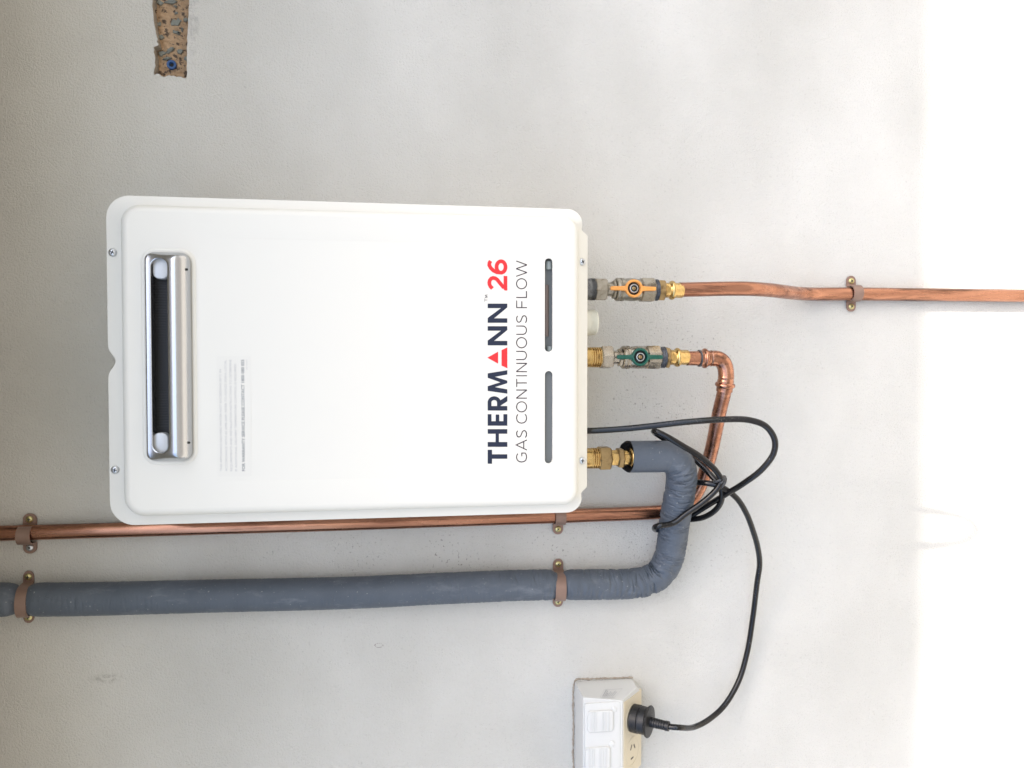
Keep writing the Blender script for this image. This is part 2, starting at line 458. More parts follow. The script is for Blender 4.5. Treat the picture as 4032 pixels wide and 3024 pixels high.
# smears of grey mortar left on the masonry
def smear(cx_, cy_, rx, ry, rot, seed):
    bm = bmesh.new(); n = 18
    c0 = P(540+cx_*.1929, cy_*.1929, -0.014)
    k = mpp(c0)*.1929
    pts = []
    for i in range(n):
        a = 2*math.pi*i/n
        f = 1+0.7*noise.noise(Vector((math.cos(a)*1.9, math.sin(a)*1.9, seed*3.7)))
        ix, iy = rx*f*math.cos(a), ry*f*math.sin(a)
        ax, ay = ix*math.cos(rot)-iy*math.sin(rot), ix*math.sin(rot)+iy*math.cos(rot)
        pts.append((c0.x - ay*k, c0.z - ax*k))
    if sum(pts[i][0]*pts[(i+1) % n][1]-pts[(i+1) % n][0]*pts[i][1] for i in range(n)) < 0: pts.reverse()
    plate_bm(bm, pts, -0.0195, -0.0138, 0.0009)
    link('mortar_smear', from_bm(bm, 60), m_mortar, wall)
for i, a in enumerate([(800, 450, 120, 62, -0.5), (980, 400, 52, 42, -0.2), (800, 655, 72, 36, 0.25), (500, 1085, 78, 46, -0.35), (660, 1020, 95, 30, -0.7),
                       (865, 1040, 62, 40, 0.1), (450, 40, 70, 44, 0.3), (700, 20, 120, 42, -0.1), (440, 490, 40, 50, 0.1), (480, 745, 52, 44, 0.5),
                       (990, 1185, 36, 46, 0.2), (600, 1190, 90, 26, -0.3), (780, 120, 40, 26, .2), (790, 258, 36, 26, -.6), (915, 590, 20, 48, 0)]):
    smear(*a, i)
bm = bmesh.new()
gs = [(-60, -120), (60, -120), (60, 0.1), (-60, 0.1)]
bm.faces.new([bm.verts.new((a, b, 0.0)) for a, b in gs])
tag(link('ground', from_bm(bm, 0), m_ground), 'dark ground in front of the wall', kind='structure')
bm = bmesh.new(); box_bm(bm, (0, -0.60, 0.02), (12.0, 1.196, 0.06))  # out-of-view concrete strip, added to bounce sunlight onto the lower wall
tag(link('path', from_bm(bm, 0), m_bounce_strip), 'unseen pale concrete strip added to bounce light up the wall', kind='structure')
EAVE_D, EAVE_Z = 0.528, None
zb = P(3680, 1500, 0).z
EAVE_Z = zb + EAVE_D*(-SUN.z/SUN.y)
bm = bmesh.new()
box_bm(bm, (0, -EAVE_D/2, EAVE_Z+0.012), (6.0, EAVE_D-0.06, 0.012))
eave = link('eave', from_bm(bm, 0), m_soffit); tag(eave, 'painted soffit of the eave above the wall', kind='structure')
bm = bmesh.new(); box_bm(bm, (0, -EAVE_D+0.0125, EAVE_Z+0.09), (6.0, 0.025, 0.18)); link('fascia', from_bm(bm, 0), m_fascia, eave)
bm = bmesh.new(); box_bm(bm, (0, -EAVE_D/2, EAVE_Z+0.20), (6.0, EAVE_D+0.0, 0.02)); link('roof_sheet', from_bm(bm, 0), m_fascia, eave)

# ------------------------------------------------------------------ common small parts
def screw(p, r, mt, parent, height=0.0022, turn=0.3):
    p = Vector(p)
    o = lathe('screw', p, (0, -1, 0), [(0, r), (height*.35, r), (height*.75, r*.8), (height, r*.45), (height, 0)], mt, parent, n=18, smooth=50)
    bm = bmesh.new()
    R = Matrix.Rotation(turn, 3, 'Y')
    for sz in ((r*.95, .0007, r*.22), (r*.22, .0006, r*.95)):
        box_bm(bm, p+Vector((0, -height*0.98, 0)), sz, R)
    link('cross_recess', from_bm(bm, 0), m_recess, o)
    return o

# ------------------------------------------------------------------ water heater
HF, HP = 0.175, 0.191
FX = 0.1775
FZ1 = 1.847; FZ0 = P(2294, 1400, HF).z
heater = thing('water_heater', (0, -0.09, FZ0), 'white wall-mounted gas water heater with silver flue outlet and large lettering', 'water heater')
# flange outline (counter-clockwise seen from the front)
zt = P(2317, 1420, HF-.007).z
def fx(py, px=430): return P(px, py, HF).x
ol = []
ol += arc(FX-.019, FZ1-.019-.006, .019, 0, 0, 1)[:0]
ol += arc(FX-.024, FZ1-.024, .024, 0, 90, 10)
nx0, nx1, nzd = fx(1358), fx(1488), P(453, 1422, HF).z
nc = (nx0+nx1)/2; hw = (nx0-nx1)/2
for i in range(17):                                   # hanging notch in the top edge
    a = -1+2*i/16
    ol.append((nc - hw*a, FZ1 - (FZ1-nzd)*(0.5+0.5*math.cos(math.pi*a))**1.25))
ol += arc(-FX+.026, FZ1-.026, .026, 90, 180, 10)
ol += arc(-FX+.018, FZ0+.018, .018, 180, 270, 8)
xa, xb, xc, xd = fx(1948, 2300), fx(1920, 2316), fx(925, 2316), fx(898, 2300)
def ease(x_0, z_0, x_1, z_1):
    return [(x_0+(x_1-x_0)*i/6, z_0+(z_1-z_0)*(0.5-0.5*math.cos(math.pi*i/6))) for i in range(7)]
ol += ease(xa, FZ0, xb, zt) + ease(xc, zt, xd, FZ0)
ol += arc(FX-.018, FZ0+.018, .018, 270, 360, 8)
px0 = -(FX-0.0115); px1 = FX-0.0115
pz1 = P(481, 1400, HP-.006).z; pz0 = P(2276, 1400, HP-.006).z
pan = rrect(px0, px1, pz0, pz1, (.020, .022, .017, .017), 8)
# openings: two lower vent slots and the flue slot
def stad(xp0, xp1, yp0, yp1, h):
    (xa_, za_), (xb_, zb_) = XZ(xp0, yp1, h), XZ(xp1, yp0, h)
    x_0, x_1 = min(xa_, xb_), max(xa_, xb_); z_0, z_1 = min(za_, zb_), max(za_, zb_)
    r = min(x_1-x_0, z_1-z_0)/2*0.98
    return rrect(x_0, x_1, z_0, z_1, r, 8)
slot1 = stad(2145, 2176.5, 1017, 1385, HP)
slot2 = stad(2145, 2176.5, 1461, 1825, HP)
fslot = stad(594, 668, 1010, 1792, HP)
bm = bmesh.new()
bo = loop(bm, ol, HF-.0016); fo = loop(bm, inset(ol, .0004), HF-.0003); f1 = loop(bm, inset(ol, .0012), HF)
fold = loop(bm, ol, HF-.016)
def bent(x, z):                                        # the lower lip of the cover is folded back a little
    if z > pz0+.003: return 0.0
    m_ = max(0, min(1, (FX-.012-abs(x))/.014)); m_ = m_*m_*(3-2*m_)
    return m_*(pz0+.003-z)*.55
for l_ in (bo, fo, f1, fold):
    for v_ in l_: v_.co.y += bent(v_.co.x, v_.co.z)
ring_faces(bm, fold, bo); ring_faces(bm, bo, fo); ring_faces(bm, fo, f1)
foot = loop(bm, inset(pan, -.0022), HF)
fill(bm, [f1, foot])
rings = [foot, loop(bm, inset(pan, -.0007), HF+.0007), loop(bm, pan, HF+.0025)]
R_ = .0085
for k in range(0, 7):
    a = math.pi/2*k/6
    rings.append(loop(bm, inset(pan, R_*(1-math.cos(a))), HP-R_+R_*math.sin(a)))
for d in (.0005, .0025):
    rings.append(loop(bm, inset(pan, R_+d), HP))
for a, b in zip(rings, rings[1:]): ring_faces(bm, a, b)
holes = []
for s_ in (slot1, slot2, fslot):
    l0 = loop(bm, s_, HP); l1 = loop(bm, inset(s_, -.0), HP-.0035)
    ring_faces(bm, l0, l1); holes.append(l0)
fill(bm, [rings[-1]] + holes)
panel = link('front_panel', from_bm(bm, 40), m_enamel, heater)
# shallow pressed ridges along the two long edges of the panel
def ridge(pts_px, edge_py):
    bm = bmesh.new()
    pts = catmull([P(a, b, HP) for a, b in pts_px], .006)
    up = []; lo = []; dn = []
    for i, p in enumerate(pts):
        e = P(0, 0, 0); t = min(1, i/14.0, (len(pts)-1-i)/10.0)
        xe = px0+.0105 if edge_py > 1512 else px1-.0105
        up.append(bm.verts.new((p.x, -(HP+.00014*t+.00008), p.z)))
        lo.append(bm.verts.new((xe, -(HP+.00006), p.z)))
        dn.append(bm.verts.new((p.x+(.0012 if edge_py > 1512 else -.0012), -(HP+.00004), p.z)))
    ring_faces(bm, up, lo, False); ring_faces(bm, dn, up, False)
    link('pressed_ridge', from_bm(bm, 60), m_enamel, panel)
ridge([(772, 1962), (815, 1930), (880, 1905), (960, 1898), (1400, 1889), (1900, 1876), (2245, 1867)], 1900)
ridge([(787, 888), (830, 912), (880, 928), (960, 934), (1400, 944), (1900, 956), (2245, 965)], 900)
# the case behind
plate('case', rrect(-FX+.009, FX-.009, FZ0+.004, FZ1-.012, .008, 4), 0.0015, HF-.017, m_case, heater, 0.003)
plate('inner_plate', rrect(px0+.004, px1-.004, pz0+.004, pz1-.004, .01, 4), HF-.0168, HF-.012, m_inner, heater)
# parts seen through the slots; grey backings added so the slots look lit
m_slot_backing = mat('added_slot_backing', (0.17, 0.18, 0.18), 0.55, 0.1)
for s_, hb in ((slot1, .009), (slot2, .0055)):
    bx = [p[0] for p in s_]; bz = [p[1] for p in s_]
    plate('added_slot_backing', rrect(min(bx)-.003, max(bx)+.003, min(bz)-.004, max(bz)+.004, .003, 3), HP-hb-.003, HP-hb, m_slot_backing, heater)
m_innertab = mat('inner_tab', (0.27, 0.30, 0.285), 0.5, 0.1)
for (ya, yb, xq, m_, r_) in ((1122, 1325, 2150, m_innerpipe, .0032), (1030, 1062, 2160, m_innertab, .0045), (1364, 1400, 2165, m_innertab, .004)):
    tube('inner_pipe', [P(xq, ya, HP-.009), P(xq, yb, HP-.009)], r_, m_, heater, n=12)
# flue outlet: pressed silver hood with a long slot
(fa, fza), (fb, fzb) = XZ(757, 1816, HP+.006), XZ(563, 989, HP+.006)
fx0, fx1, fz0, fz1 = fa, fb, fza, fzb
def hood_h(x, z):
    u = (fz1-z)/(fz1-fz0)                          # 0 at the upper edge
    r = .013
    ix = min(x-fx0, fx1-x)
    d_end = max(0, min(1, ix/.010)); d_up = max(0, min(1, (fz1-z)/.0030)); d_dn = max(0, min(1, (z-fz0)/.0165))
    q = lambda t: math.sqrt(max(0, 1-(1-t)**2))
    top = .0060 + .0115*(1-math.cos(math.pi*min(1, u/.82)))/2
    return top*q(d_up)*q(d_dn)*(0.0+1.0*q(d_end))
outline = rrect(fx0, fx1, fz0, fz1, .011, 8)
bm = bmesh.new()
NXg, NZg = 150, 44
hs = stad(598, 663, 1016, 1785, HP+.010)
hx0, hx1 = min(p[0] for p in hs), max(p[0] for p in hs); hz0, hz1 = min(p[1] for p in hs), max(p[1] for p in hs)
hr = (hz1-hz0)/2; hcz = (hz0+hz1)/2
def sd_slot(x, z):
    xx = max(hx0+hr, min(hx1-hr, x)); return math.hypot(x-xx, z-hcz)-hr
def sd_out(x, z):
    rr = .011; cx_ = (fx0+fx1)/2; cz_ = (fz0+fz1)/2
    qx = abs(x-cx_)-(fx1-fx0)/2+rr; qz = abs(z-cz_)-(fz1-fz0)/2+rr
    return math.hypot(max(qx, 0), max(qz, 0))+min(max(qx, qz), 0)-rr
# rings interpolate from the slot rim to the outer outline: slot and outline share a parameter
NP = 220; NR = 26
slot_pts = []; out_pts = []
per = []
cxs = (fx0+fx1)/2
def out_hit(o_, d_):
    lo_, hi_ = 0.0, 0.3
    for _ in range(40):
        m_ = (lo_+hi_)/2
        if sd_out(o_[0]+d_[0]*m_, o_[1]+d_[1]*m_) < 0: lo_ = m_
        else: hi_ = m_
    return (o_[0]+d_[0]*lo_, o_[1]+d_[1]*lo_)
L1 = hx1-hx0-2*hr; tot = 2*L1+2*math.pi*hr
nst, nar = 60, 26
for i in range(nst): slot_pts.append(((hx1-hr)-L1*i/nst, hcz+hr, 0, 1))
for i in range(nar): a = math.pi/2+math.pi*i/nar; slot_pts.append((hx0+hr+hr*math.cos(a), hcz+hr*math.sin(a), math.cos(a), math.sin(a)))
for i in range(nst): slot_pts.append(((hx0+hr)+L1*i/nst, hcz-hr, 0, -1))
for i in range(nar): a = -math.pi/2+math.pi*i/nar; slot_pts.append((hx1-hr+hr*math.cos(a), hcz+hr*math.sin(a), math.cos(a), math.sin(a)))
rings = []
for k in range(-2, NR+1):
    ring = []
    for (x, z, dx, dz) in slot_pts:
        ox, oz = out_hit((x, z), (dx, dz))
        t = max(0, k)/NR; t = t**0.85 if t < 1 else 1
        X_, Z_ = x+(ox-x)*t, z+(oz-z)*t
        hh = hood_h(X_, Z_)
        if k == -2: hh = -.010
        if k == -1: hh = max(0.0, hh-.0016)
        if k == 0: hh = hh-.0004; 
        if k == NR: hh = -.0003
        ring.append(bm.verts.new((X_, -(HP+.0003+hh), Z_)))
    rings.append(ring)
for a, b in zip(rings, rings[1:]): ring_faces(bm, a, b)
flue = link('flue_outlet', from_bm(bm, 50), m_steel, heater)
# dished surround pressed round the outlet
bm = bmesh.new()
ro = inset(outline, -.0042); ri = inset(outline, .001)
A_ = loop(bm, ro, HP+.0001); B_ = loop(bm, inset(outline, -.0026), HP+.0011); C_ = loop(bm, inset(outline, -.0010), HP+.0011); D_ = loop(bm, ri, HP+.0002)
for a, b in ((A_, B_), (B_, C_), (C_, D_)): ring_faces(bm, a, b)
link('surround', from_bm(bm, 40), m_enamel, flue)
# dark throat with its gauze and the two pale end tabs
plate('flue_throat', rrect(hx0-.001, hx1+.001, hz0-.0015, hz1+.0015, hr*.9, 6), HP-.0115, HP-.0085, m_black, flue)
bm = bmesh.new()
for i in range(56):
    x = hx0+.024+(hx1-hx0-.048)*i/55
    box_bm(bm, (x, -(HP-.0075), (hz0+hz1)/2), (.0009, .0012, (hz1-hz0)*.96))
gz = link('gauze', from_bm(bm, 0), m_black, flue); gz['kind'] = 'stuff'
def end_tab(ya, yb):
    (xa_, za_), (xb_, zb_) = XZ(600, yb, HP+.003), XZ(661, ya, HP+.003)
    pts = rrect(min(xa_, xb_), max(xa_, xb_), min(za_, zb_), max(za_, zb_), .0065, 5)
    plate('end_tab', pts, HP-.007, HP+.0022, m_tab, flue, .0012)
end_tab(1018, 1097); end_tab(1704, 1784)
for (a, b) in ((730, 1060), (738.5, 1744)):
    p0_ = P(a, b, HP+.013)
    hh = hood_h(p0_.x, p0_.z)
    lathe('drain_hole', (p0_.x, -(HP+hh-.0012), p0_.z), (0, -1, -.55), [(0, .0013), (.0022, .0013)], m_dark, flue, n=12)
for (a, b, mm, hh_) in ((443, 994, m_zinc, HF), (453, 1850, m_zinc, HF), (2294, 1031, m_zinc, HF-.0036), (2293, 1814, m_zinc, HF-.0036)):
    screw(P(a, b, hh_+.001) + Vector((0, .0012, 0)), .0044, mm, heater, .0026, random.uniform(0, 1.5))

# ---- lettering on the front panel (drawn in photo pixels, laid on the panel plane)
HL = HP+.00025
def px_poly(bm, pts, h): bm.faces.new([bm.verts.new(P(a, b, h)) for a, b in pts])
def ribbon(bm, pts, w, h, cap=0.0):
    L_, R2 = [], []
    n = len(pts)
    closed = math.hypot(pts[0][0]-pts[-1][0], pts[0][1]-pts[-1][1]) < .01
    for i in range(n):
        if closed:
            a = Vector(pts[(i-1) % (n-1)]); c = Vector(pts[(i+1) % (n-1)])
            b = Vector(pts[i % (n-1)])
        else:
            a = Vector(pts[max(0, i-1)]); b = Vector(pts[i]); c = Vector(pts[min(n-1, i+1)])
        e1 = (b-a) if (b-a).length > 1e-6 else (c-b); e2 = (c-b) if (c-b).length > 1e-6 else (b-a)
        n1 = Vector((-e1.y, e1.x)).normalized(); n2 = Vector((-e2.y, e2.x)).normalized()
        m_ = (n1+n2); m_ = m_/max(m_.length_squared, .35)*2
        L_.append(bm.verts.new(P(b.x+m_.x*w/2, b.y+m_.y*w/2, h))); R2.append(bm.verts.new(P(b.x-m_.x*w/2, b.y-m_.y*w/2, h)))
    for i in range(n-1): bm.faces.new((L_[i], L_[i+1], R2[i+1], R2[i]))
S4 = 600/2212.0
def q4(pts): return [(1780+a*S4, 1390+b*S4) for a, b in pts]
def q3(pts): return [(1780+a*S4, 940+b*S4) for a, b in pts]
def el(cx_, cy_, rx, ry, a0, a1, n=28): return [(cx_+rx*math.cos(math.radians(a0+(a1-a0)*i/n)), cy_+ry*math.sin(math.radians(a0+(a1-a0)*i/n))) for i in range(n+1)]
E3 = .00004
def glyph(name, mat_, polys=(), ribs=()):
    """one printed character: polygons and constant-width strokes"""
    bm = bmesh.new(); h = HL
    for pts in polys: px_poly(bm, pts, h); h += E3
    for pts, w in ribs: ribbon(bm, pts, w*S4, h); h += E3
    return link(name, from_bm(bm, 0), mat_, panel)
BW = 54
glyph('letter', m_navy, [q4([(517, 1607), (517, 1405), (580, 1405), (580, 1470), (802, 1470), (802, 1535), (580, 1535), (580, 1607)])])
glyph('letter', m_navy, [q4([(517, 1362), (517, 1292), (632, 1292), (632, 1172), (517, 1172), (517, 1105), (802, 1105), (802, 1172), (680, 1172), (680, 1292), (802, 1292), (802, 1362)])])
glyph('letter', m_navy, [q4([(517, 1055), (517, 888), (572, 888), (572, 990), (634, 990), (634, 893), (685, 893), (685, 990), (745, 990), (745, 888), (802, 888), (802, 1055)])])
glyph('letter', m_navy, [q4([(517, 835), (517, 770), (802, 770), (802, 835)]), q4([(672, 705), (802, 622), (802, 700), (690, 772), (660, 772)])],
      [(q4([(544, 774), (544, 722)] + el(612, 718, 68, 63, 180, 360, 20) + [(680, 774)]), BW)])
glyph('letter', m_navy, [q4([(802, 590), (517, 550), (517, 482), (700, 425), (517, 360), (517, 295), (802, 250), (802, 312), (620, 345), (802, 402), (802, 438), (620, 495), (802, 527)])])
glyph('triangle_mark', m_red, [q4([(512, 68), (668, 155), (668, -20)]), q4([(718, 182), (802, 222), (802, -82), (718, -42)])])
for dy in (0, -328):
    glyph('letter', m_navy, [q3([(802, 1548+dy), (517, 1548+dy), (517, 1478+dy), (710, 1335+dy), (517, 1335+dy), (517, 1270+dy), (802, 1270+dy), (802, 1325+dy), (610, 1483+dy), (802, 1483+dy)])])
glyph('numeral', m_red, [q3([(748, 540), (802, 540), (802, 752), (765, 752), (716, 690), (748, 690)])],
      [(q3([(586, 722), (558, 694), (543, 664), (540, 635), (548, 602), (568, 578), (597, 568), (628, 574), (655, 594), (752, 712)]), BW)])
glyph('numeral', m_red, [], [(q3(el(711, 410, 65, 83, 0, 360, 40)), BW), (q3([(708, 493), (650, 487), (600, 462), (562, 425), (540, 385), (542, 350), (560, 322)]), BW)])
b0, t0, cx_ = 1087, 931, 1009
TH = 14
def tl(*strokes): glyph('small_letter', m_thin, [], [(st, TH) for st in strokes])
def U(y0, y1): return [(t0, y0), (1030, y0)] + el(1030, (y0+y1)/2, 50, (y0-y1)/2, 90, -90, 16)[1:] + [(t0, y1)]
def SS(o): return [(952, o), (938, 24+o), (938, 60+o), (952, 86+o), (974, 92+o), (994, 80+o), (1008, 47+o), (1022, 12+o), (1046, -4+o), (1068, 6+o), (1081, 34+o), (1080, 72+o), (1064, 100+o)]
tl(q4([(955, 1460), (938, 1490), (936, 1520), (948, 1555), (975, 1576), (1009, 1582), (1043, 1576), (1070, 1555), (1081, 1520), (1078, 1480), (1060, 1452), (1012, 1452), (1012, 1500)]))
tl(q4([(b0, 1408), (t0, 1335), (b0, 1262)]), q4([(1040, 1380), (1040, 1290)]))
tl(q4(SS(1128)))
tl(q4([(957, 890), (940, 915), (936, 950), (946, 985), (972, 1010), (1009, 1018), (1046, 1010), (1072, 985), (1081, 950), (1077, 915), (1060, 890)]))
tl(q4(el(cx_, 781, 73, 73, 0, 360, 36)))
tl(q4([(b0, 655), (t0, 655)]), q4([(t0, 655), (b0, 537)]), q4([(t0, 537), (b0, 537)]))
tl(q4([(938, 492), (938, 375)]), q4([(938, 434), (b0, 434)]))
tl(q4([(t0, 330), (b0, 330)]))
tl(q4([(b0, 270), (t0, 270)]), q4([(t0, 270), (b0, 150)]), q4([(t0, 150), (b0, 150)]))
tl(q4(U(95, -24)))
tl(q3(el(cx_, 1509, 73, 74, 0, 360, 36)))
tl(q3(U(1387, 1268)))
tl(q3(SS(1120)))
tl(q3([(b0, 1000), (t0, 1000)]), q3([(938, 1000), (938, 897)]), q3([(1012, 1000), (1012, 908)]))
tl(q3([(t0, 852), (b0, 852)]), q3([(1080, 852), (1080, 760)]))
tl(q3(el(cx_, 653, 73, 73, 0, 360, 36)))
tl(q3([(t0, 546), (b0, 490)]), q3([(b0, 490), (t0, 435)]), q3([(t0, 435), (b0, 380)]), q3([(b0, 380), (t0, 322)]))
glyph('trade_mark', m_thin, [], [(q3(s_), 6) for s_ in ([(474, 913), (474, 866)], [(474, 890), (514, 890)], [(514, 856), (476, 850)], [(476, 850), (512, 836)], [(512, 836), (476, 820)], [(476, 820), (514, 812)])])
# warranty label with its small print
(lx0, lz0), (lx1, lz1) = XZ(992, 1874, HP), XZ(852, 1402, HP)
lab = plate('information_label', rrect(lx0, lx1, lz0, lz1, .002, 3), HP+.00005, HP+.0002, m_sticker, panel)
def text_line(name, body, xpx, y_start, y_end, hpx, mat_, parent, h, bold=0.0):
    cu = bpy.data.curves.new('t', 'FONT'); cu.body = body; cu.resolution_u = 2; cu.offset = bold
    to = bpy.data.objects.new('t', cu); COL.objects.link(to)
    bpy.context.view_layer.update()
    me = bpy.data.meshes.new_from_object(to.evaluated_get(bpy.context.evaluated_depsgraph_get()))
    bpy.data.objects.remove(to); bpy.data.curves.remove(cu)
    a, b = P(xpx, y_start, h), P(xpx, y_end, h)
    xs_ = [v.co.x for v in me.vertices]; w0, w1 = min(xs_), max(xs_)
    sx = (b.x-a.x)/(w1-w0); sz = hpx*mpp(a)/0.72
    for v in me.vertices:
        v.co = Vector((a.x+(v.co.x-w0)*sx, -h, a.z+v.co.y*sz))
    return link(name, me, mat_, parent)
HT = HP+.0003
text_line('small_print', 'THIS APPLIANCE DELIVERS WATER NOT EXCEEDING 50°C IN', 875, 1855, 1454, 8.5, m_faint, lab, HT)
text_line('small_print', 'ACCORDANCE WITH AS 3498-2009. REFER TO AS/NZS 3500.4, LOCAL', 895.5, 1855, 1417, 8.5, m_faint, lab, HT)
text_line('small_print', 'REQUIREMENTS AND INSTALLATION INSTRUCTIONS TO DETERMINE', 915, 1855, 1416, 8.5, m_faint, lab, HT)
text_line('small_print', 'IF ADDITIONAL DELIVERY TEMPERATURE CONTROL IS REQUIRED.', 934, 1855, 1430, 8.5, m_faint, lab, HT)
text_line('bold_print', 'FOR WARRANTY SERVICE PLEASE CONTACT 1800 080 055', 965, 1855, 1416, 12, m_bold, lab, HT, 0.022)
text_line('small_print', 'REF 10002873', 974, 1455, 1416, 4.0, m_faint, lab, HT)

# ---- threaded outlets under the case
HV = 0.085
def axis(py, pxref=2450): return P(pxref, py, HV)
DN = Vector((0, 0, -1))
def zz(px, py, h=HV): return P(px, py, h).z
def stub(name, py, pxe, rpx, mt, threads=5, z0px=2322):
    a = axis(py); A = Vector((a.x, a.y, zz(2290, py)+.012))
    s0 = A.z-zz(z0px, py); s1 = A.z-zz(pxe, py); r = rpx*mpp(a)
    prof = [(0, r*.98), (s0, r*.98)]
    n = threads
    for i in range(n):
        t0 = s0+(s1-s0)*i/n; t1 = s0+(s1-s0)*(i+1)/n
        prof += [(t0+(t1-t0)*.15, r), (t0+(t1-t0)*.55, r), (t0+(t1-t0)*.72, r*.89), (t1, r*.89)]
    return lathe(name, A, DN, prof, mt, heater, n=36, smooth=30)
stub('gas_inlet', 1141, 2342, 43, m_galv)
stub('water_inlet', 1407, 2366, 40, m_brass, 5)
stub('hot_outlet', 1802, 2368, 41, m_brass, 5, 2326)
a = axis(1271); A = Vector((a.x, a.y, zz(2290, 1271)+.012)); k = mpp(a)
s0, s1 = A.z-zz(2318, 1271), A.z-zz(2348, 1271); r = 51*k
prof = [(0, r*.97), (s0, r*.97)]
for i in range(5):
    t0 = s0+(s1-s0)*.85*i/5; t1 = s0+(s1-s0)*.85*(i+1)/5
    prof += [(t0+.0003, r*(1-.006*i)), (t0+(t1-t0)*.6, r*(1-.006*i)), (t1-.0003, r*(.955-.006*i))]
prof += [(s1-.001, r*.90), (s1, r*.84), (s1+.0005, 0)]
lathe('drain_plug', A, DN, prof, m_wplastic, heater, n=40, smooth=30)

# ------------------------------------------------------------------ ball valves
def ball_valve(name, label, py, px, m_nut, m_body, m_hand, hand_px, hand_py, bars, knurl):
    """px: dict of the pixel columns of the sections along the axis"""
    a = axis(py, 2500); k = mpp(a)
    root = thing(name, (a.x, a.y, zz(px['end'], py)), label, 'valve', 'ball valves under the heater')
    A = Vector((a.x, a.y, zz(px['nut'][0], py)))
    S = lambda q: A.z-zz(q, py)
    n0, n1 = px['nut']
    lathe('union_nut', A, DN, hexprof(S(n0), S(n1), 47.5*k, .002), m_nut, root, n=6, phase=math.radians(px.get('ph', 8)), smooth=20)
    bm = bmesh.new()
    lathe_bm(bm, A, DN, [(S(n1)-.001, 27*k), (S(px['neck']), 27*k)], 28)
    lathe_bm(bm, A, DN, hexprof(S(px['neck'])-.0003, S(px['neck'])+(S(px['ring'][0])-S(px['neck']))*1.1, 37*k), 8, .3)
    link('tailpiece', from_bm(bm, 25), m_nut if m_nut is m_nickel else m_nickel_b, root)
    bm = bmesh.new()
    r0, r1 = px['ring']; s0, s1 = S(r0), S(r1)
    lathe_bm(bm, A, DN, [(s0, 41*k), (s0+.0012, 45*k), (s0+(s1-s0)*.35, 46*k), (s0+(s1-s0)*.42, 43*k), (s0+(s1-s0)*.52, 43*k), (s0+(s1-s0)*.6, 46*k), (s1-.001, 46*k), (s1, 43*k)], 40)
    b1 = S(px['body']); h1 = S(px['hex'])
    lathe_bm(bm, A, DN, [(s1-.0005, 40*k), (s1+.002, 42.5*k), ((s1+b1)/2, 45.5*k), (b1-.002, 43*k), (b1, 41*k)], 40)
    lathe_bm(bm, A, DN, hexprof(b1-.0006, h1, 49.0*k, .002), 8, math.radians(22.5))
    # stem boss on the camera side
    hp = P(hand_px, hand_py, HV+47*k)
    lathe_bm(bm, (hp.x, -HV, hp.z), (0, -1, 0), [(0, 27*k), (46*k, 25*k)], 24)
    body = link('valve_body', from_bm(bm, 28), m_body, root)
    t0, t1 = px['tape']
    tp = [(S(t0)-.0004, 38*k)]
    for i in range(8):
        tt = S(t0)+(S(t1)-S(t0))*(i+.5)/8
        tp.append((tt, (41.5+1.6*math.sin(i*2.1))*k))
    tp.append((S(t1)+.0004, 38*k))
    lathe('sealing_tape', A, DN, tp, m_tape, root, n=36, smooth=60)
    e0, e1 = px['brasshex']
    lathe('adapter_nut', A, DN, hexprof(S(e0), S(e1), 45*k, .0018), m_brass_dull, root, n=6, phase=.12, smooth=20)
    p0, p1, bd = S(e1)-.0008, S(px['end']), S(px['bead'])
    prof = [(p0, 30*k), (bd-.0048, 30*k), (bd-.0038, 29*k), (bd-.0030, 31*k)]
    for i in range(9):
        q = -1+2*i/8; prof.append((bd+.0030*q, (31+7*math.sqrt(max(0, 1-q*q)))*k))
    prof += [(bd+.0036, 30*k), (p1-.0010, 30.5*k), (p1, 29*k), (p1-.0002, 26*k)]
    lathe('press_socket', A, DN, prof, m_brass, root, n=36, smooth=30)
    # handle: ring on the stem with two thin wings
    hz = HV+50*k
    hp = P(hand_px, hand_py, hz+10*k)
    kk = mpp(hp)
    bm = bmesh.new()
    prof = [(0, 24.5*kk), (0, 34*kk), (5*kk, 36*kk), (12*kk, 35.5*kk), (15*kk, 33*kk), (16*kk, 30*kk), (15*kk, 27*kk), (8*kk, 25.5*kk)]
    lathe_bm(bm, (hp.x, -hz, hp.z), (0, -1, 0), prof, 40, closed=True)
    for (q0, q1) in bars:
        z0_, z1_ = P(q0, hand_py, hz+10*kk).z, P(q1, hand_py, hz+10*kk).z
        xs_ = hp.x
        far = z0_ if abs(z0_-hp.z) > abs(z1_-hp.z) else z1_
        nr = z1_ if far == z0_ else z0_
        loops = []
        for t, w, top in ((0.0, 12.5, 14), (.16, 9.2, 12.5), (.5, 8.2, 11.5), (.9, 8.2, 10.5), (1.0, 6.0, 9)):
            z_ = nr+(far-nr)*t
            loops.append([bm.verts.new((xs_+sx*w*kk, -(hz+hh*kk), z_)) for sx, hh in ((-1, 2), (-1, top-2.5), (-.7, top), (.7, top), (1, top-2.5), (1, 2))])
        for A_, B_ in zip(loops, loops[1:]): ring_faces(bm, A_, B_)
        bm.faces.new(loops[0]); bm.faces.new(loops[-1])
    hd = link('handle', from_bm(bm, 40), m_hand, root)
    lathe('handle_cup', (hp.x, -(hz-.0004), hp.z), (0, -1, 0), [(0, 25*kk), (4*kk, 25*kk)], m_dark, hd, n=28)
    bm = bmesh.new()
    lathe_bm(bm, (hp.x, -(hz+3*kk), hp.z), (0, -1, 0), [(0, 18.5*kk), (6*kk, 18.5*kk), (9*kk, 16.5*kk), (9.5*kk, 13.5*kk), (6*kk, 12.5*kk), (1*kk, 12.5*kk)], 28, caps=False)
    link('stem_nut', from_bm(bm, 35), m_zinc, hd)
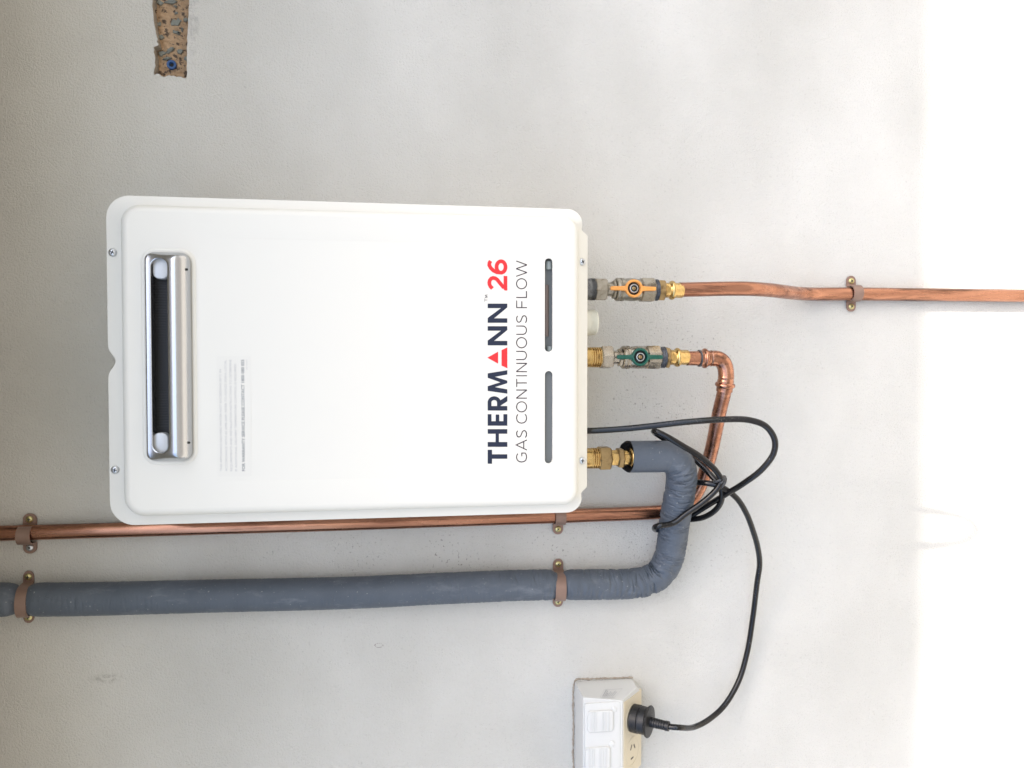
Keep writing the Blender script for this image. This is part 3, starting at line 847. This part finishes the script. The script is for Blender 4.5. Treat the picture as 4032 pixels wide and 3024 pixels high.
    lathe('stem', (hp.x, -(hz+2*kk), hp.z), (0, -1, 0), [(0, 7.5*kk), (8*kk, 7.5*kk), (9*kk, 6.0*kk)], m_brass_dull, hd, n=20)
    # raised lettering bars on the wings
    bm = bmesh.new()
    q0, q1 = bars[1]
    for i in range(5):
        c_ = P(q0+(q1-q0)*(.22+.12*i), hand_py, hz+10*kk)
        box_bm(bm, (c_.x, -(hz+11.6*kk), c_.z), (9*kk, 1.2*kk, 2.2*kk))
    link('raised_marks', from_bm(bm, 0), m_hand, hd)
    return root
S5 = 600/2212.0
c5 = lambda v: 2260+v*S5
ball_valve('gas_valve', 'ball valve with an orange handle on the gas pipe', 1141,
           dict(nut=(c5(285), c5(465)), neck=c5(555), ring=(c5(600), c5(720)), body=c5(955), hex=c5(1160), tape=(c5(1150), c5(1210)), brasshex=(c5(1197), c5(1305)), bead=c5(1422), end=c5(1570), ph=8),
           m_nickel, m_nickel, m_orange, c5(872), 1000+500*S5, ((c5(535), c5(770)), (c5(985), c5(1195))), 0)
ball_valve('water_valve', 'ball valve with a green handle on the cold water inlet', 1407,
           dict(nut=(c5(375), c5(555)), neck=c5(640), ring=(c5(690), c5(805)), body=c5(1035), hex=c5(1240), tape=(c5(1232), c5(1312)), brasshex=(c5(1308), c5(1376)), bead=c5(1500), end=c5(1650), ph=-6),
           m_nickel_b, m_nickel_b, m_green, c5(964), 1000+1496*S5, ((c5(628), c5(860)), (c5(1075), c5(1292))), 0)

# ------------------------------------------------------------------ copper gas pipe
RP = .00953
z_g = axis(1141).x
gp = [P(c5(1535), 1141, HV), P(2760, 1139, HV), P(2880, 1136.5, HV), P(2960, 1137.5, HV-.001), P(3030, 1142, HV-.014), P(3090, 1149.5, HV-.035), P(3150, 1156, .026), P(3210, 1158, .0145), P(3290, 1157.5, .0117), P(3350, 1157.5, .0112), P(3600, 1160, .0108), P(4032, 1164.5, .0108), P(4500, 1169, .0108), P(5400, 1177, .0108)]
path = catmull(gp, .004)
gas = thing('gas_pipe', path[-1], 'copper gas pipe bending to the wall below the orange valve', 'pipe')
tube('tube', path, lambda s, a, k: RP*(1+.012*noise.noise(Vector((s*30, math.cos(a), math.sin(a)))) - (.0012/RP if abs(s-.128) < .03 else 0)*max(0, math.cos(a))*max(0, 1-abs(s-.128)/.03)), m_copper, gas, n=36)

# ------------------------------------------------------------------ copper water pipe
S6 = 700/2212.0
c6 = lambda a, b: (2260+a*S6, 1300+b*S6)
wp_top = axis(1410.5)
leg = [P(*c6(1895, 560), HV), P(2853, 1535, HV-.003), P(2834, 1616, HV-.017), P(2801, 1775, HV-.044), P(2779, 1850, HV-.058)]
leg += [P(2763, 1900, HV-.066), P(2733, 1955, .0150), P(2690, 1992, .0130), P(2640, 2010, .0118), P(2585, 2017, .0115), P(2300, 2029, .0113), P(1800, 2046, .0113), P(1400, 2059.5, .0113), P(900, 2074, .0113), P(380, 2089, .0113), P(0, 2100, .0113), P(-600, 2117, .0113)]
water = thing('water_pipe', P(2585, 2017, 0), 'copper cold water pipe running up beside the heater from a press elbow', 'pipe')
path = catmull(leg, .004)
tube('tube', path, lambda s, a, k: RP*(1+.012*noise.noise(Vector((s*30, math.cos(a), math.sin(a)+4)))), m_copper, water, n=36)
k6 = mpp(wp_top)
A = Vector((wp_top.x, -HV, zz(c5(1640), 1411)))
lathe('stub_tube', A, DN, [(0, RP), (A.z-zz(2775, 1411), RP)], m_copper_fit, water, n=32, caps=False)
# elbow body follows the bend, beads at both sockets
e0 = Vector((wp_top.x, -HV, zz(2754, 1411)))
e_in = Vector((wp_top.x, -HV, zz(2828, 1411)))
lg = leg[0]; ld = (leg[2]-leg[1]).normalized()
elb = [e0]
p_end = leg[1]+ld*.002
corner_z = P(2868, 1411, HV)
q0 = Vector((wp_top.x, -HV, zz(2812, 1411)))
for i in range(0, 15):
    t = i/14
    c_ = Vector((wp_top.x, -HV, lg.z-.0005))
    q1 = lg + (leg[1]-lg)*.15
    elb.append(q0*(1-t)**2 + c_*2*t*(1-t) + q1*t*t)
elb.append(p_end)
ep = catmull(elb, .0006)
tot_e = sum((ep[i]-ep[i-1]).length for i in range(1, len(ep)))
def elr(s, a, k):
    r = RP+.0013
    for c0, w in ((.0072, .0027), (tot_e-.0085, .0030)):
        q = (s-c0)/w
        if abs(q) < 1: r += .0024*math.sqrt(1-q*q)
    for c0 in (.0138, tot_e-.0165):
        q = (s-c0)/.0018
        if abs(q) < 1: r -= .0006*(1-q*q)
    if .016 < s < tot_e-.019: r -= .0004
    return r
bm = bmesh.new(); tube_bm(bm, ep, elr, 36, True)
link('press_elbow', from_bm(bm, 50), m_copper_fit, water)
lathe('burnt_ring', e0, DN, [(-.0012, RP+.0005), (-.0010, RP+.0016), (.0008, RP+.0017), (.0012, RP+.0008)], m_tape, water, n=32)

# ------------------------------------------------------------------ brass union and insulated hot pipe
a = axis(1802); k = mpp(a)
S2 = 440/2212.0
c2 = lambda v: 2320+v*S2
un = thing('brass_union', (a.x, a.y, zz(c2(890), 1802)), 'brass union joining the hot outlet to the insulated pipe', 'pipe fitting')
A = Vector((a.x, a.y, zz(c2(150), 1802))); S = lambda q: A.z-zz(q, 1802)
lathe('union_nut', A, DN, hexprof(S(c2(165)), S(c2(412)), 49*k, .002), m_brass_dull, un, n=6, phase=.02, smooth=20)
bm = bmesh.new()
lathe_bm(bm, A, DN, [(S(c2(405)), 32*k), (S(c2(560)), 32*k)], 8, .2)
link('tailpiece', from_bm(bm, 20), m_brass, un)
lathe('adapter_nut', A, DN, hexprof(S(c2(545)), S(c2(668)), 41*k, .0016), m_brass_dull, un, n=6, phase=.05, smooth=20)
pr = [(S(c2(660)), 31*k), (S(c2(800)), 31.5*k)]
for i in range(7):
    q = -1+2*i/6; pr.append((S(c2(845))+.0030*q, (32+7*math.sqrt(max(0, 1-q*q)))*k))
pr += [(S(c2(900)), 30*k), (S(c2(1000)), 30*k)]
lathe('press_socket', A, DN, pr, m_brass, un, n=32, smooth=35)

RI = .0208
hot = thing('insulated_pipe', P(2640, 2200, 0.0), 'thick hot water pipe in wrinkled grey foam insulation', 'pipe')
ip = [P(2478, 1798, HV), P(2520, 1798, HV), P(2575, 1797.5, HV), P(2625, 1799, HV), P(2662, 1814, HV), P(2680, 1846, HV-.002), P(2683.5, 1890, HV-.009), P(2672, 1965, .0645), P(2655, 2060, .050), P(2645, 2140, .0385),
      P(2630, 2205, .030), P(2597, 2258, .0255), P(2545, 2288, .0235), P(2480, 2298, .0228), P(2380, 2301, .0225), P(2300, 2301.5, .0225), P(2210, 2303, .0222), P(2100, 2303, .0225), P(1800, 2314, .0225), P(1400, 2333, .0225), P(900, 2345, .0225), P(400, 2357, .0225), P(85, 2361, .0220), P(-20, 2361, .0225), P(-300, 2366, .0225), P(-700, 2376, .0225)]
path = catmull(ip, .0009)
cum = [0.0]
for i in range(1, len(path)): cum.append(cum[-1]+(path[i]-path[i-1]).length)
def s_of(p):
    return cum[min(range(len(path)), key=lambda i: (path[i]-p).length)]
s_mid, s_left = s_of(P(2203, 2303, .0222)), s_of(P(90, 2361, .022))
s_b1, s_b2 = s_of(P(2672, 1835, HV)), s_of(P(2590, 2262, .0255))
def foam_r(s, a, k):
    r = RI*(1+.012*noise.noise(Vector((s*14, math.cos(a)*.8, math.sin(a)*.8))))
    for sm, w, dpt in ((s_mid, .0085, .0056), (s_left, .0100, .0062)):
        q = (s-sm)/w
        if abs(q) < 2.6: r -= dpt*math.exp(-(q*q)*1.0)
    # transverse wrinkles, strongest at and between the two bends
    b = max(math.exp(-((s-s_b1-.014)/.026)**2), math.exp(-((s-s_b2-.010)/.06)**2), .75 if s_b1+.01 < s < s_b2 else 0, max(.12, .50-(s-s_b2)*1.0) if s > s_b2 else 0.03)
    ca, sa = math.cos(a), math.sin(a)
    for fq, off_, dp in ((66, 5.0, .0034), (130, 11.0, .0025)):
        w_ = s + .004*noise.noise(Vector((s*40, ca*1.1+off_, sa*1.1)))
        n_ = noise.noise(Vector((w_*fq*2.2, ca*.55+off_, sa*.55)))
        m_ = max(0.0, min(1.0, .55+1.3*noise.noise(Vector((s*55, ca*1.6, sa*1.6+off_)))))
        g_ = max(0.0, 1-abs(n_)*5.0)
        r -= b*m_*dp*g_
    return r
def eshift(s, a):                       # slanted, gaping cut at the open end
    if s > .02: return 0.0
    return (1-s/.02)*(.0012*max(0, math.cos(a)) - .0075*max(0, -math.cos(a)) - .001 + .0012*noise.noise(Vector((a*2.5, 1, 1))))
bm = bmesh.new()
rings = tube_bm(bm, path, foam_r, 48, False, eshift)
link('foam_sleeve', from_bm(bm, 70), m_foam, hot)
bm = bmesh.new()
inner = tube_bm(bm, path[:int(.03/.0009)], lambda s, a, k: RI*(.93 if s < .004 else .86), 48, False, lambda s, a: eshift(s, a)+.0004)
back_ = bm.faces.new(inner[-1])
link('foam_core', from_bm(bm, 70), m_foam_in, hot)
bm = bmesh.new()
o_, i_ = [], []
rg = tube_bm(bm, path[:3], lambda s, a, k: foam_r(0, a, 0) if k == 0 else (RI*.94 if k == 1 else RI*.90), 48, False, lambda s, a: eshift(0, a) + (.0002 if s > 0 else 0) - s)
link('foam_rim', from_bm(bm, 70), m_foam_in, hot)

# ------------------------------------------------------------------ saddle clips
def saddle(label, s1, s2, r, hc, w, hidden=False, screw_m=(None, None), lean=0.0):
    """strap over a pipe: two screwed feet and an arch; s1, s2 = screw pixels"""
    a, b = P(*s1, .001), P(*s2, .001)
    c = (a+b)/2; d = (b-a); L_ = d.length; d.normalize()
    up = Vector((0, -1, 0)); sd = up.cross(d).normalized()
    root = thing('pipe_saddle', c, label, 'pipe saddle', 'pipe saddles')
    bm = bmesh.new()
    f0 = L_/2+.0075
    th = .0016
    # centre line of the strap in (t along d, height)
    ra = r+.0004
    cl = [(-f0, .0), (-(L_/2), 0), (-ra-.0022, 0), (-ra-.0006, .0006), (-ra, .003)]
    cl += [(-ra*math.cos(t_), hc+ra*math.sin(t_)) for t_ in [math.pi*i/18 for i in range(19)]]
    cl += [(ra, .003), (ra+.0006, .0006), (ra+.0022, 0), (L_/2, 0), (f0, 0)]
    def wid(t):
        e = abs(t)-(L_/2)
        if e > 0: return w*math.sqrt(max(.06, 1-(e/.0078)**2))
        return w
    rows = []
    n = len(cl)
    # densify the feet so that their ends are round
    cl2 = []
    for (p_, q_) in zip(cl, cl[1:]):
        m_ = 6 if abs(abs(p_[0])-abs(q_[0])) > .005 else 1
        for i in range(m_): cl2.append((p_[0]+(q_[0]-p_[0])*i/m_, p_[1]+(q_[1]-p_[1])*i/m_))
    cl2.append(cl[-1]); n = len(cl2)
    for i, (t, h) in enumerate(cl2):
        p_, q_ = Vector(cl2[max(0, i-1)]), Vector(cl2[min(n-1, i+1)])
        e = (q_-p_).normalized(); nn = Vector((-e.y, e.x))
        W_ = wid(t)/2
        base = c + d*t + up*(h+.0004)
        top = c + d*(t+nn.x*th) + up*(h+.0004+nn.y*th)
        ln = sd*(lean*h)
        rows.append([bm.verts.new(base-sd*W_+ln), bm.verts.new(top-sd*W_*.96+ln), bm.verts.new(top+sd*W_*.96+ln), bm.verts.new(base+sd*W_+ln)])
    for A_, B_ in zip(rows, rows[1:]): ring_faces(bm, A_, B_)
    bm.faces.new(rows[0]); bm.faces.new(rows[-1])
    link('strap', from_bm(bm, 40), m_strap, root)
    for p_, mm in ((a, screw_m[0]), (b, screw_m[1])):
        screw(p_ + up*(th+.0003), .0044, mm or m_yzinc, root, .0022, random.uniform(0, 1.5))
    return root
saddle('saddle holding the bare gas pipe to the wall below the heater', (3349, 1107), (3349, 1207), RP+.0003, .0108, .0150)
saddle('saddle on the copper water pipe, highest on the wall above the heater', (119, 2044), (120, 2155), RP+.0003, .0113, .0165, screw_m=(m_yzinc, m_zinc))
saddle('saddle on the copper water pipe half hidden behind the heater edge', (2197, 1972), (2196, 2082), RP+.0003, .0113, .0150)
saddle('saddle pinching the grey insulation at its upper end above the heater', (114, 2270), (115, 2428), .0172, .0218, .0130, lean=.16)
saddle('saddle pinching the grey insulation beside the lower end of the heater', (2197, 2220), (2196, 2367), .0172, .0218, .0150, lean=-.10)

# ------------------------------------------------------------------ power cord
RC = .0039
outlet_c = P(2400, 2896, 0)
# slanted socket face geometry is needed for the plug
OXM = P(2451, 2923, .052).x
fe = P(2451, 2830, .052); we = P(2524, 2830, .010)
fdir = (we-fe); fdir.x = 0; fdir.normalize()
fn = Vector((0, fdir.z, -fdir.y)).normalized()
if fn.y > 0: fn = -fn
sock_c = Vector((P(2490, 2824, .03).x, (fe.y+we.y)/2, (fe.z+we.z)/2))
pd = (fn + Vector((-.015, .10, -.05))).normalized()
plug_base = sock_c + fn*.001
plug_end = plug_base + pd*.052
cord = thing('power_lead', plug_end, 'black power cord looped and tied below the heater, ending in a plug', 'power cord')
hpe = -plug_end.y
cp = [P(2290, 1696, .100), P(2330, 1696, .101), P(2450, 1689, .112), P(2560, 1678, .126), P(2700, 1662, .142), P(2850, 1651.5, .154), P(2950, 1654, .160), P(3015, 1678, .162), P(3050, 1730, .161), P(3046, 1785, .155),
      P(3000, 1848, .142), P(2930, 1902, .121), P(2865, 1942, .095), P(2790, 1988, .060), P(2720, 2030, .036), P(2650, 2062, .0225), P(2598, 2084, .030), P(2577, 2082, .056), P(2590, 2071, .078),
      P(2650, 2060, .0800), P(2700, 2024, .0845), P(2770, 1975, .092), P(2825, 1922, .100), P(2838, 1892, .102), P(2822, 1858, .104), P(2760, 1800, .109), P(2690, 1757, .112), P(2620, 1716, .109), P(2579, 1698, .102), P(2577, 1702, .092), P(2610, 1724, .078),
      P(2680, 1772, .058), P(2745, 1818, .064), P(2800, 1872, .082), P(2834, 1912, .090), P(2843, 1945, .088), P(2835, 1985, .078), P(2800, 2022, .062), P(2750, 2042, .044), P(2690, 2040, .0275), P(2645, 1990, .030), P(2668, 1925, .044),
      P(2722, 1902, .066), P(2780, 1902, .088), P(2835, 1915, .096), P(2898, 1959, .092), P(2938, 2020, .083), P(2967, 2096, .070), P(2984, 2158, .058), P(2991, 2222, .046), P(2981, 2295, .036), P(2964, 2434, .022), P(2941, 2573, .016), P(2907, 2685, .016), P(2851, 2779, .022), P(2790, 2834, .032), P(2735, 2862, .043)]
cp += [plug_end + pd*.010 + Vector((.0006, 0, -.004)), plug_end + pd*.001, plug_end - pd*.006]
path = catmull(cp, .003)
tube('cable', path, RC, m_cable, cord, n=16, caps=True)
# tape round the bundle
tw = P(2837, 1893, .096)
tdir = (P(2812, 1872, .096)-P(2850, 1912, .096)).normalized()
bm = bmesh.new()
for i in range(3):
    dd = (tdir+Vector((.25*(i-1), .1*i, .2*(1-i)))).normalized()
    dd_, u_, v_ = frame(dd)
    cc = tw + tdir*(.0028*(i-1))
    ell = [cc + u_*.0088*math.cos(t_)+v_*.0078*math.sin(t_) for t_ in [2*math.pi*j/28 for j in range(29)]]
    tube_bm(bm, ell, lambda s, a, k: .0017, 8, False)
link('tie_wrap', from_bm(bm, 60), m_vtape, cord)
# plug
pr = [(0, .0176), (.0006, .0188), (.0100, .0190), (.0108, .0176), (.0118, .0174), (.0126, .0186), (.0205, .0182), (.0215, .0190), (.0222, .0208), (.0240, .0214), (.0252, .0206), (.0256, .0150), (.0262, .0070), (.0262, 0)]
plug = lathe('plug', plug_base, pd, pr, m_plug, cord, n=40, smooth=35)
pr = [(.0255, .0070)]
for i in range(6):
    s_ = .0262+.0034*i; r_ = .0070-.00015*i
    pr += [(s_, r_), (s_+.0022, r_), (s_+.0024, r_-.0014), (s_+.0032, r_-.0014)]
pr += [(.0468, .0066), (.0515, .0066), (.0522, .0058), (.0522, .0036)]
lathe('strain_relief', plug_base, pd, pr, m_plug, plug, n=28, smooth=30)

# ------------------------------------------------------------------ power outlet
def mir(p): return Vector((2*OXM-p.x, p.y, p.z))
A0, B0, C0 = P(2264, 2683, .0006), P(2489, 2672, .0006), P(2526, 2714, .0006)
A1, B1, C1 = P(2285, 2722, .030), P(2508, 2707, .026), P(2524, 2727, .010)
A2, D2 = P(2296, 2746, .050), P(2451, 2758, .052)
outlet = thing('power_outlet', (OXM, 0, min(C0.z, C1.z)), 'white double power outlet with rocker switches and angled sockets', 'power outlet')
bm = bmesh.new()
V = {}
for nme, p_ in zip('A0 B0 C0 A1 B1 C1 A2 D2'.split(), (A0, B0, C0, A1, B1, C1, A2, D2)):
    V[nme] = bm.verts.new(p_); V[nme+'m'] = bm.verts.new(mir(p_))
for s_ in ('', 'm'):
    bm.faces.new([V[q+s_] for q in ('A0', 'B0', 'B1', 'A1')])
    bm.faces.new([V[q+s_] for q in ('B0', 'C0', 'C1', 'B1')])
    bm.faces.new([V[q+s_] for q in ('B1', 'C1', 'D2')])
    bm.faces.new([V[q+s_] for q in ('A1', 'B1', 'D2', 'A2')])
    bm.faces.new([V[q+s_] for q in ('A0', 'A1', 'A2')])
bm.faces.new([V[q] for q in ('A2', 'D2', 'D2m', 'A2m')])
bm.faces.new([V[q] for q in ('D2', 'C1', 'C1m', 'D2m')])
bm.faces.new([V[q] for q in ('C1', 'C0', 'C0m', 'C1m')])
bm.faces.new([V[q] for q in ('A0', 'A2', 'A2m', 'A0m')])
bm.faces.new([V[q] for q in ('A0', 'A0m', 'C0m', 'B0m', )] if False else [V['A0'], V['A0m'], V['B0m'], V['C0m'], V['C0'], V['B0']])
me = from_bm(bm, 30)
body = link('housing', me, m_outlet, outlet)
md = body.modifiers.new('bevel', 'BEVEL'); md.width = .0024; md.segments = 3; md.limit_method = 'ANGLE'; md.angle_limit = math.radians(18)
# socket panel on the slanted underside
def on_face(x, t, lift):           # t metres from the front edge along the slanted face
    return Vector((x, fe.y, fe.z)) + fdir*t + fn*lift
fl = (we-fe); fl.x = 0; FL = fl.length
xr, xl = D2.x-.004, 2*OXM-D2.x+.004
bm = bmesh.new()
pts = [(xr, .003), (xr-.0005, FL*.4), (xr+.001, FL-.001), (xl-.001, FL-.001), (xl+.0005, FL*.4), (xl, .003)]
lo_ = [bm.verts.new(on_face(a, b, -.001)) for a, b in pts]; hi_ = [bm.verts.new(on_face(a, b, .0009)) for a, b in pts]
ring_faces(bm, lo_, hi_); bm.faces.new(hi_)
sp = link('socket_face', from_bm(bm, 30), m_socket, outlet)
for cxp in (sock_c.x, 2*OXM-sock_c.x):
    bm = bmesh.new()
    cc = on_face(cxp, FL*.5, .0010)
    lathe_bm(bm, cc, fn, [(-.0006, .0182), (.0004, .0184), (.0004, .0196), (-.0006, .0198)], 48, closed=True, caps=False)
    link('socket_rim', from_bm(bm, 30), m_socket, sp)
    if cxp != sock_c.x:
        bm = bmesh.new()
        # three flat-pin slots
        for dx, dt, ang in ((.0065, -.0038, .55), (.0045, .0062, -.55), (-.0095, -.001, 1.57)):
            c_ = on_face(cxp+dx, FL*.5+dt, .0010)
            e1 = (Vector((1, 0, 0))*math.cos(ang)+fdir*math.sin(ang)); e2 = fn.cross(e1)
            vs_ = [bm.verts.new(c_+e1*.0038*s1_+e2*.0011*s2_+fn*l_) for l_ in (-.0005, .00015) for s1_, s2_ in ((-1, -1), (1, -1), (1, 1), (-1, 1))]
            ring_faces(bm, vs_[:4], vs_[4:]); bm.faces.new(vs_[4:])
        link('pin_slots', from_bm(bm, 0), m_slot, sp)
# front frame line, rockers with ridges and indicator domes
def front_plate(name, xp0, xp1, yp0, yp1, h0, h1, r, mt, parent, bev):
    (xa_, za_), (xb_, zb_) = XZ(xp0, yp1, h1), XZ(xp1, yp0, h1)
    return plate(name, rrect(min(xa_, xb_), max(xa_, xb_), min(za_, zb_), max(za_, zb_), r, 5), h0, h1, mt, parent, bev)
front_plate('switch_plate', 2302, 2444, 2762, 3036, .0502, .0530, .004, m_outlet, outlet, .0008)
for (x0_, x1_, y0_, y1_) in ((2314, 2416, 2796, 2888), (2306, 2404, 2940, 3036)):
    rk = front_plate('rocker_switch', x0_, x1_, y0_, y1_, .0525, .0558, .0045, m_outlet, outlet, .0014)
    bm = bmesh.new()
    for f_ in (.14, .24, .33, .58, .68, .82):
        c_ = P(x0_+(x1_-x0_)*f_, (y0_+y1_)/2, .0559)
        L_ = abs(P(x0_, y0_+10, .0559).x-P(x0_, y1_-6, .0559).x)
        box_bm(bm, c_, (L_, .0015, .0009))
    link('grip_ridges', from_bm(bm, 0), m_outlet, rk)
for (a, b) in ((2418, 2793), (2410, 2928)):
    c_ = P(a, b, .0530)
    lathe('indicator', c_, (0, -1, 0), [(0, .0040), (.0006, .0040), (.0011, .0030), (.0013, 0)], m_outlet, outlet, n=24, smooth=60)
# rating label on the slanted side facet
def facet(u_, v_, l_):
    p_ = A1.lerp(B1, u_).lerp(A2.lerp(D2, u_), v_)
    n_ = (B1-A1).cross(A2-A1).normalized()
    if n_.y > 0: n_ = -n_
    return p_ + n_*l_
bm = bmesh.new()
def fquad(u0, u1, v0, v1, l_): bm.faces.new([bm.verts.new(facet(a, b, l_)) for a, b in ((u0, v0), (u1, v0), (u1, v1), (u0, v1))])
for (u0, u1, v0, v1) in ((.46, .475, .12, .8), (.50, .51, .2, .8), (.53, .545, .45, .8), (.57, .58, .3, .8), (.61, .62, .4, .8), (.65, .66, .25, .8), (.69, .70, .35, .8), (.42, .422, .08, .9), (.755, .757, .08, .9), (.42, .757, .08, .10), (.42, .757, .88, .90)):
    fquad(u0, u1, v0, v1, .0009)
link('rating_label', from_bm(bm, 0), mat('rating_print', (0.33, 0.34, 0.36), 0.6), body)
# brown raised bead for the gap and crumbled render edge round the outlet
bm = bmesh.new()
edge = catmull([P(2262, 3060, 0), P(2256, 2980, 0), P(2258, 2860, 0), P(2256, 2760, 0), P(2259, 2700, 0), P(2266, 2678, 0), P(2330, 2673, 0), P(2400, 2670, 0), P(2492, 2667, 0)], .0016)
tube_bm(bm, edge, lambda s, a, k: .0012+.0013*noise.noise(Vector((s*600, a, 0)))+.0010*noise.noise(Vector((s*130, 0, 5))), 8, True)
link('gap_edge_bead', from_bm(bm, 60), m_render_edge, outlet)

# ------------------------------------------------------------------ blue wall plug in the chase
c_ = P(675, 254, -0.012)
wp = thing('wall_plug', (c_.x, .012, c_.z), 'blue plastic wall plug set in the exposed masonry strip', 'wall plug')
bm = bmesh.new()
pr = [(-.012, .0058), (.0006, .0060), (.0012, .0055), (.0010, .0034), (-.0004, .0026), (-.010, .0022)]
lathe_bm(bm, (c_.x, .0125, c_.z), (0, -1, 0), pr, 24, caps=False)
link('collar', from_bm(bm, 35), m_blue, wp)
lathe('bore', (c_.x, .0165, c_.z), (0, -1, 0), [(0, .0030), (.0020, .0030)], m_dark, wp, n=20)
